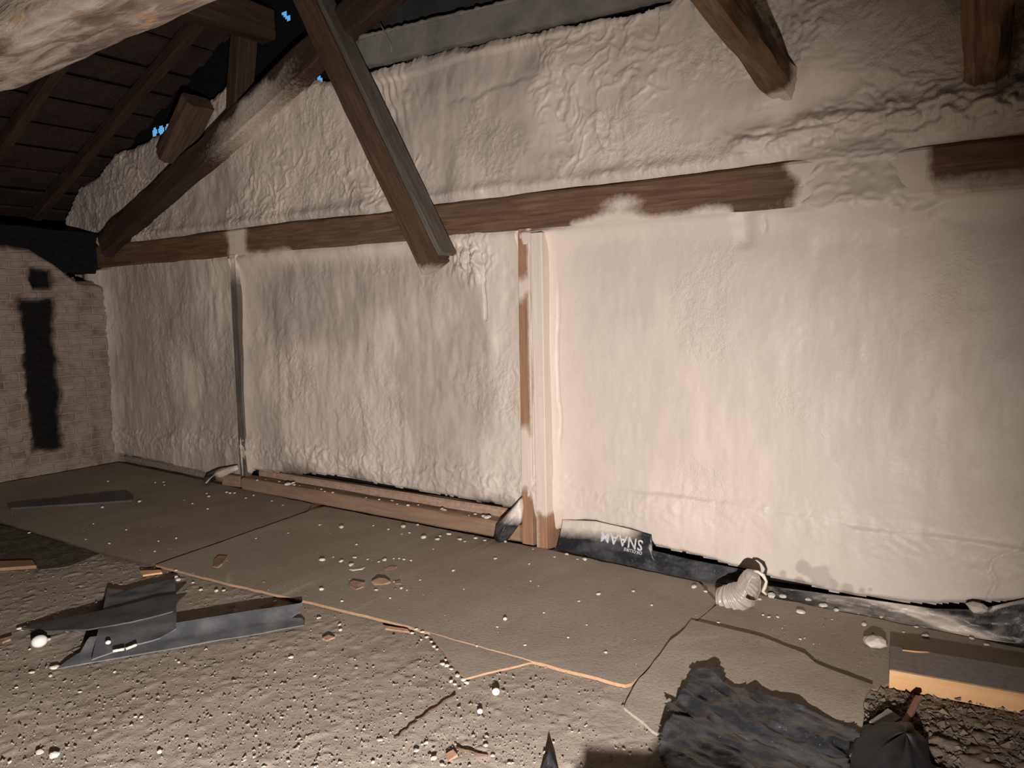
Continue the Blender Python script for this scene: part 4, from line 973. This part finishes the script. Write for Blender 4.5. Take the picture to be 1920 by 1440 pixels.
LAND = [('the slim post', 460, 915), ('the large curled film flap', 945, 1015), ('the reddish post', 990, 1020), ('the upside-down lettering', 1165, 1045),
 ('the ribbed plastic tube', 1385, 1145), ('the thick plank', 1672, 1260), ('the large foam chunk', 1636, 1210), ('the triangular board', 870, 1272), ('the upturned brick chip', 668, 1097),
 ('the curved bark piece', 716, 1090), ('the upright wood offcut', 413, 1053), ('the large white foam ball', 75, 1213), ('the right gutter end', 595, 1150), ('the left gutter end', 110, 1240),
 ('the pointed dark shard', 345, 1112), ('the dark flat batten', 240, 930), ('the near seam end', 292, 1043), ('the far seam end', 580, 956), ('the medium foam ball', 930, 1303),
 ('the pointed film scrap', 1032, 1410), ('the short brown twig', 885, 1410), ('the long thin twig', 815, 1328), ('the torn black sheet tip', 1320, 1278), ('the triangle\'s upper tip', 790, 1175),
 ('the sill plate middle', 750, 970), ('the jagged floor crack', 1480, 1220), ('the crumpled film end', 1810, 1170), ('the lone mid-sheet foam ball', 947, 1163), ('the large sheet corner', 1175, 1283),
 ('the felt piece', 130, 1055), ('the bottom left corner', 20, 1435)]
ORD = ['leftmost', 'second from the left', 'third from the left', 'fourth from the left', 'fifth from the left', 'sixth from the left', 'seventh from the left', 'eighth from the left', 'ninth from the left', 'tenth from the left', 'eleventh from the left', 'twelfth from the left']
NUM = ['', '', 'two', 'three', 'four', 'five', 'six', 'seven', 'eight', 'nine', 'ten', 'eleven', 'twelve']
def place_words(items, kind):
    """one distinguishing label per item, from the nearest landmark one can find"""
    base = []
    for (px, py, wd) in items:
        nm, lx, ly = min(LAND, key=lambda l: (l[1]-px)**2+((l[2]-py)*1.4)**2); dx, dy = px-lx, (py-ly)*1.4; dd_ = math.hypot(dx, dy)
        rel = ('left of ' if dx < 0 else 'right of ') if abs(dx) > abs(dy) else ('beyond ' if dy < 0 else 'before ')
        if dd_ < 30: rel = 'close '+rel
        sz = 'tiny ' if wd < 6 else ('small ' if wd < 10 else 'larger ')
        base.append(sz+kind+' '+rel+nm)
    out = []
    for i, b_ in enumerate(base):
        same = sorted([j for j in range(len(base)) if base[j] == b_], key=lambda j: items[j][0])
        if len(same) == 1: out.append(b_)
        else: out.append(ORD[same.index(i)]+' of '+NUM[len(same)]+' '+b_.replace(kind, kind+'s').replace(' close ', ' '))
    return out
ALL = [(px, py, wd, 'pebble' if 'pebble' in g else ('white bit' if 'spill' in g else 'foam crumb')) for (l, g), lst in explicit.items() for (px, py, wd) in lst]
LAB = {}
for kd in ('pebble', 'white bit', 'foam crumb'):
    it = [a[:3] for a in ALL if a[3] == kd]
    for a, l in zip(it, place_words(it, kd)): LAB[a] = l
for (lab, grp), lst in explicit.items():
    for (px, py, wpx) in lst:
        p = at(px, py); d = (p-Vector((0, 0, CAMH))).length; r = wpx/2*d/FPX*0.80
        ms = grits if 'pebble' in grp else crumbs; r *= 0.85 if ms is grits else 0.93
        put(rc.choice(ms), 'pebble' if ms is grits else 'foam_crumb', p-Vector((0, 0, 0.001)), r, LAB[(px, py, wpx)], 'pebble' if ms is grits else 'foam crumb', grp, sx=rc.uniform(0.9, 1.35), rnd=rc)
# crumbs lying on the sill plate
sill = []
for k in range(26):
    t = rc.random(); p = Vector((-5.5+2.7*t, 3.865+0.04*t+rc.uniform(0, 0.06), 0.108+0.017*t)); rr = rc.choice([0.006, 0.008, 0.011, 0.014])
    q = ROT.T @ (np.array(p)-np.array([0, 0, CAMH])); sill.append((960-q[0]/q[2]*FPX, 720+q[1]/q[2]*FPX, rr*1000, p, rr))
order = sorted(sill, key=lambda a: a[0])
for k, a in enumerate(order):
    third = k*3//26; nm = ('near the slim post', 'at its middle', 'near the reddish post')[third]; grp_ = [x for x in order if order.index(x)*3//26 == third]
    lb = ORD[grp_.index(a)]+' of '+NUM[len(grp_)]+' crumbs on the sill plate '+nm
    put(rc.choice(crumbs), 'foam_crumb', a[3], a[4], lb, 'foam crumb', 'foam crumbs on the sill plate', sx=rc.uniform(1, 1.5), rnd=rc)
# chips
def chip(pts, th, mat, label, cat='wood scrap', name='wood_chip', **k): return slab(name, [F(x, y, z) for x, y, z in pts], th, mat, label, cat, sub=0.012, rag=0.001, **k)
chip([(402, 1048, .022), (410, 1042, .026), (426, 1043, .026), (417, 1056, .03), (408, 1063, .022), (400, 1062, .02)], 0.014, M['wood_plate'], 'small upright orange-brown wood offcut at the front edge of the large sheet')
chip([(655, 1092, .02), (662, 1088, .026), (684, 1092, .03), (682, 1099, .02), (668, 1104, .02), (656, 1099, .018)], 0.014, M['redchip'], 'orange brick chip with upturned ends on the large sheet', 'brick chip', 'brick_chip')
chip([(697, 1090, .03), (708, 1083, .036), (722, 1084, .036), (732, 1090, .03), (718, 1095, .018), (702, 1096, .018)], 0.012, M['wood_plate'], 'curved brown bark piece right of the orange brick chip')
chip([(740, 1090, .02), (750, 1088, .022), (752, 1094, .018), (740, 1095, .016)], 0.010, M['wood_plate'], 'tiny curved bark piece right of the larger bark piece')
chip([(718, 1066, .018), (735, 1061, .022), (745, 1062, .02), (738, 1067, .016), (722, 1069, .016)], 0.006, M['redchip'], 'thin orange splinter above the curved bark piece', 'brick chip', 'brick_chip')
chip([(655, 1067, .018), (672, 1066, .018), (684, 1063, .018), (680, 1067, .017), (660, 1070, .016)], 0.004, M['crumb'], 'thin white curl beside the largest crumb of the cluster', 'foam scrap', 'foam_scrap')
chip([(262, 1070, .014), (302, 1068, .016), (304, 1073, .012), (268, 1078, .012)], 0.010, M['wood_fresh'], 'pale splinter in front of the far left sheet edge')
chip([(604, 1196, .012), (616, 1190, .014), (628, 1194, .010), (612, 1200, .008)], 0.008, M['redchip'], 'orange brick chip right of the gutter end', 'brick chip', 'brick_chip')
chip([(718, 1172, .014), (764, 1179, .014), (768, 1184, .010), (722, 1178, .010)], 0.008, M['redchip'], 'orange broken board sliver under the front edge of the large sheet', 'wood scrap')
chip([(490, 1136, .016), (518, 1125, .02), (520, 1130, .014), (495, 1140, .01)], 0.008, M['wood_red'], 'orange splinter above the long gutter piece')
chip([(0, 1198, .012), (22, 1192, .014), (20, 1198, .01), (4, 1204, .01)], 0.008, M['redchip'], 'orange brick chip at the left edge near the white foam ball', 'brick chip', 'brick_chip')
chip([(836, 1413, .010), (850, 1405, .012), (858, 1415, .010), (842, 1424, .008)], 0.008, M['redchip'], 'orange brick chip near the bottom centre', 'brick chip', 'brick_chip')
for (a, b_, rr, lab) in (((852, 1302), (780, 1352), 0.004, 'long thin brown twig on the dust left of the white foam balls'), ((780, 1352), (740, 1385), 0.003, 'twig continuing toward the bottom left of the long thin twig'), ((855, 1402), (915, 1418), 0.004, 'short brown twig near the bottom centre pebbles')):
    A = F(*a, .004); B = F(*b_, .004); t = bm_obj_tube('twig', [A.lerp(B, i/8)+Vector((0.004*math.sin(i*2.1), 0.004*math.cos(i*1.7), 0)) for i in range(9)], rr, M['wood'], 0.0008, 6); tag(t, lab, 'twig')
# grit: uncountable
def grit(name, n, rng, size, mat, seed, label, dens=None):
    rnd = np.random.default_rng(seed); base = np.array([(1, 0, 0), (-.5, .87, 0), (-.5, -.87, 0), (0, 0, 1.0), (0, 0, -.5)]); fcs = [(0, 1, 3), (1, 2, 3), (2, 0, 3), (1, 0, 4), (2, 1, 4), (0, 2, 4)]
    V = []; Fc = []; cnt = 0; tries = 0
    while cnt < n and tries < n*12:
        tries += 1; px = rnd.uniform(rng[0], rng[2]); py = rnd.uniform(rng[1], rng[3]); q = F(px, py, 0)
        if dens is not None and rnd.random() > dens(px, py, q): continue
        if q.y > 3.8 or q.x < -7.8: continue
        q = Vector((q.x, q.y, fz(q))); dist = math.hypot(q.x, q.y)
        r = size*(0.35+rnd.exponential(0.5)); r = min(r, size*3); a = rnd.uniform(0, 6.28); ca, sa = math.cos(a), math.sin(a); sx, sy, sz = rnd.uniform(0.6, 1.4), rnd.uniform(0.6, 1.3), rnd.uniform(0.5, 1.0)
        i0 = len(V); jx, jy = rnd.uniform(-0.6, 0.6, 2)*r
        for (x, y, z) in base:
            x *= r*sx*rnd.uniform(0.7, 1.2); y *= r*sy*rnd.uniform(0.7, 1.2); V.append((q.x+x*ca-y*sa+(jx if z > 0 else 0), q.y+x*sa+y*ca+(jy if z > 0 else 0), q.z+r*0.25+z*r*sz*0.8))
        Fc += [(a_+i0, b_+i0, c_+i0) for a_, b_, c_ in fcs]; cnt += 1
    o = mesh_obj(name, V, Fc, mat, None, False); tag(o, label, 'grit', kind='stuff')
def dn(px, py, q):
    if px > 1180 and py > 1175 and px < 1640: return 0.3
    front = 2.30+(q.x+5.0)*0.095
    c = 0.5+0.9*float(fbm(np.array([q.x*1.6]), np.array([q.y*1.6]), 120, 3)[0])
    if q.y < front: return max(0.15, min(1, c+0.2))
    if px < 840: return 0.12 if py < 1030 or py > 1120 else 0.30
    return 0.06
grit('grit', 5200, (0, 900, 1920, 1440), 0.0036, M['gravel'], 5, 'brown grit and dust lumps strewn over the floor', dn)
grit('pale_grit', 2600, (0, 900, 1920, 1440), 0.0026, M['gravel_l'], 6, 'tiny pale foam specks strewn over the floor', dn)
def dd(px, py, q): return 1.0 if (q.x > -0.56+0.08*math.sin(q.y*13) and q.y < 3.17+0.13*(q.x+0.45)) else 0
grit('dirt_clods', 2200, (1600, 1285, 1920, 1440), 0.0075, M['dirt'], 7, 'brown dirt clods heaped in front of the thick plank', dd)
chip([(1630, 1352, .035), (1665, 1328, .038), (1690, 1345, .036), (1655, 1368, .032)], 0.008, M['wood_grey'], 'flat grey shard on the dirt clods left of the stick', 'shard', 'stone_shard')
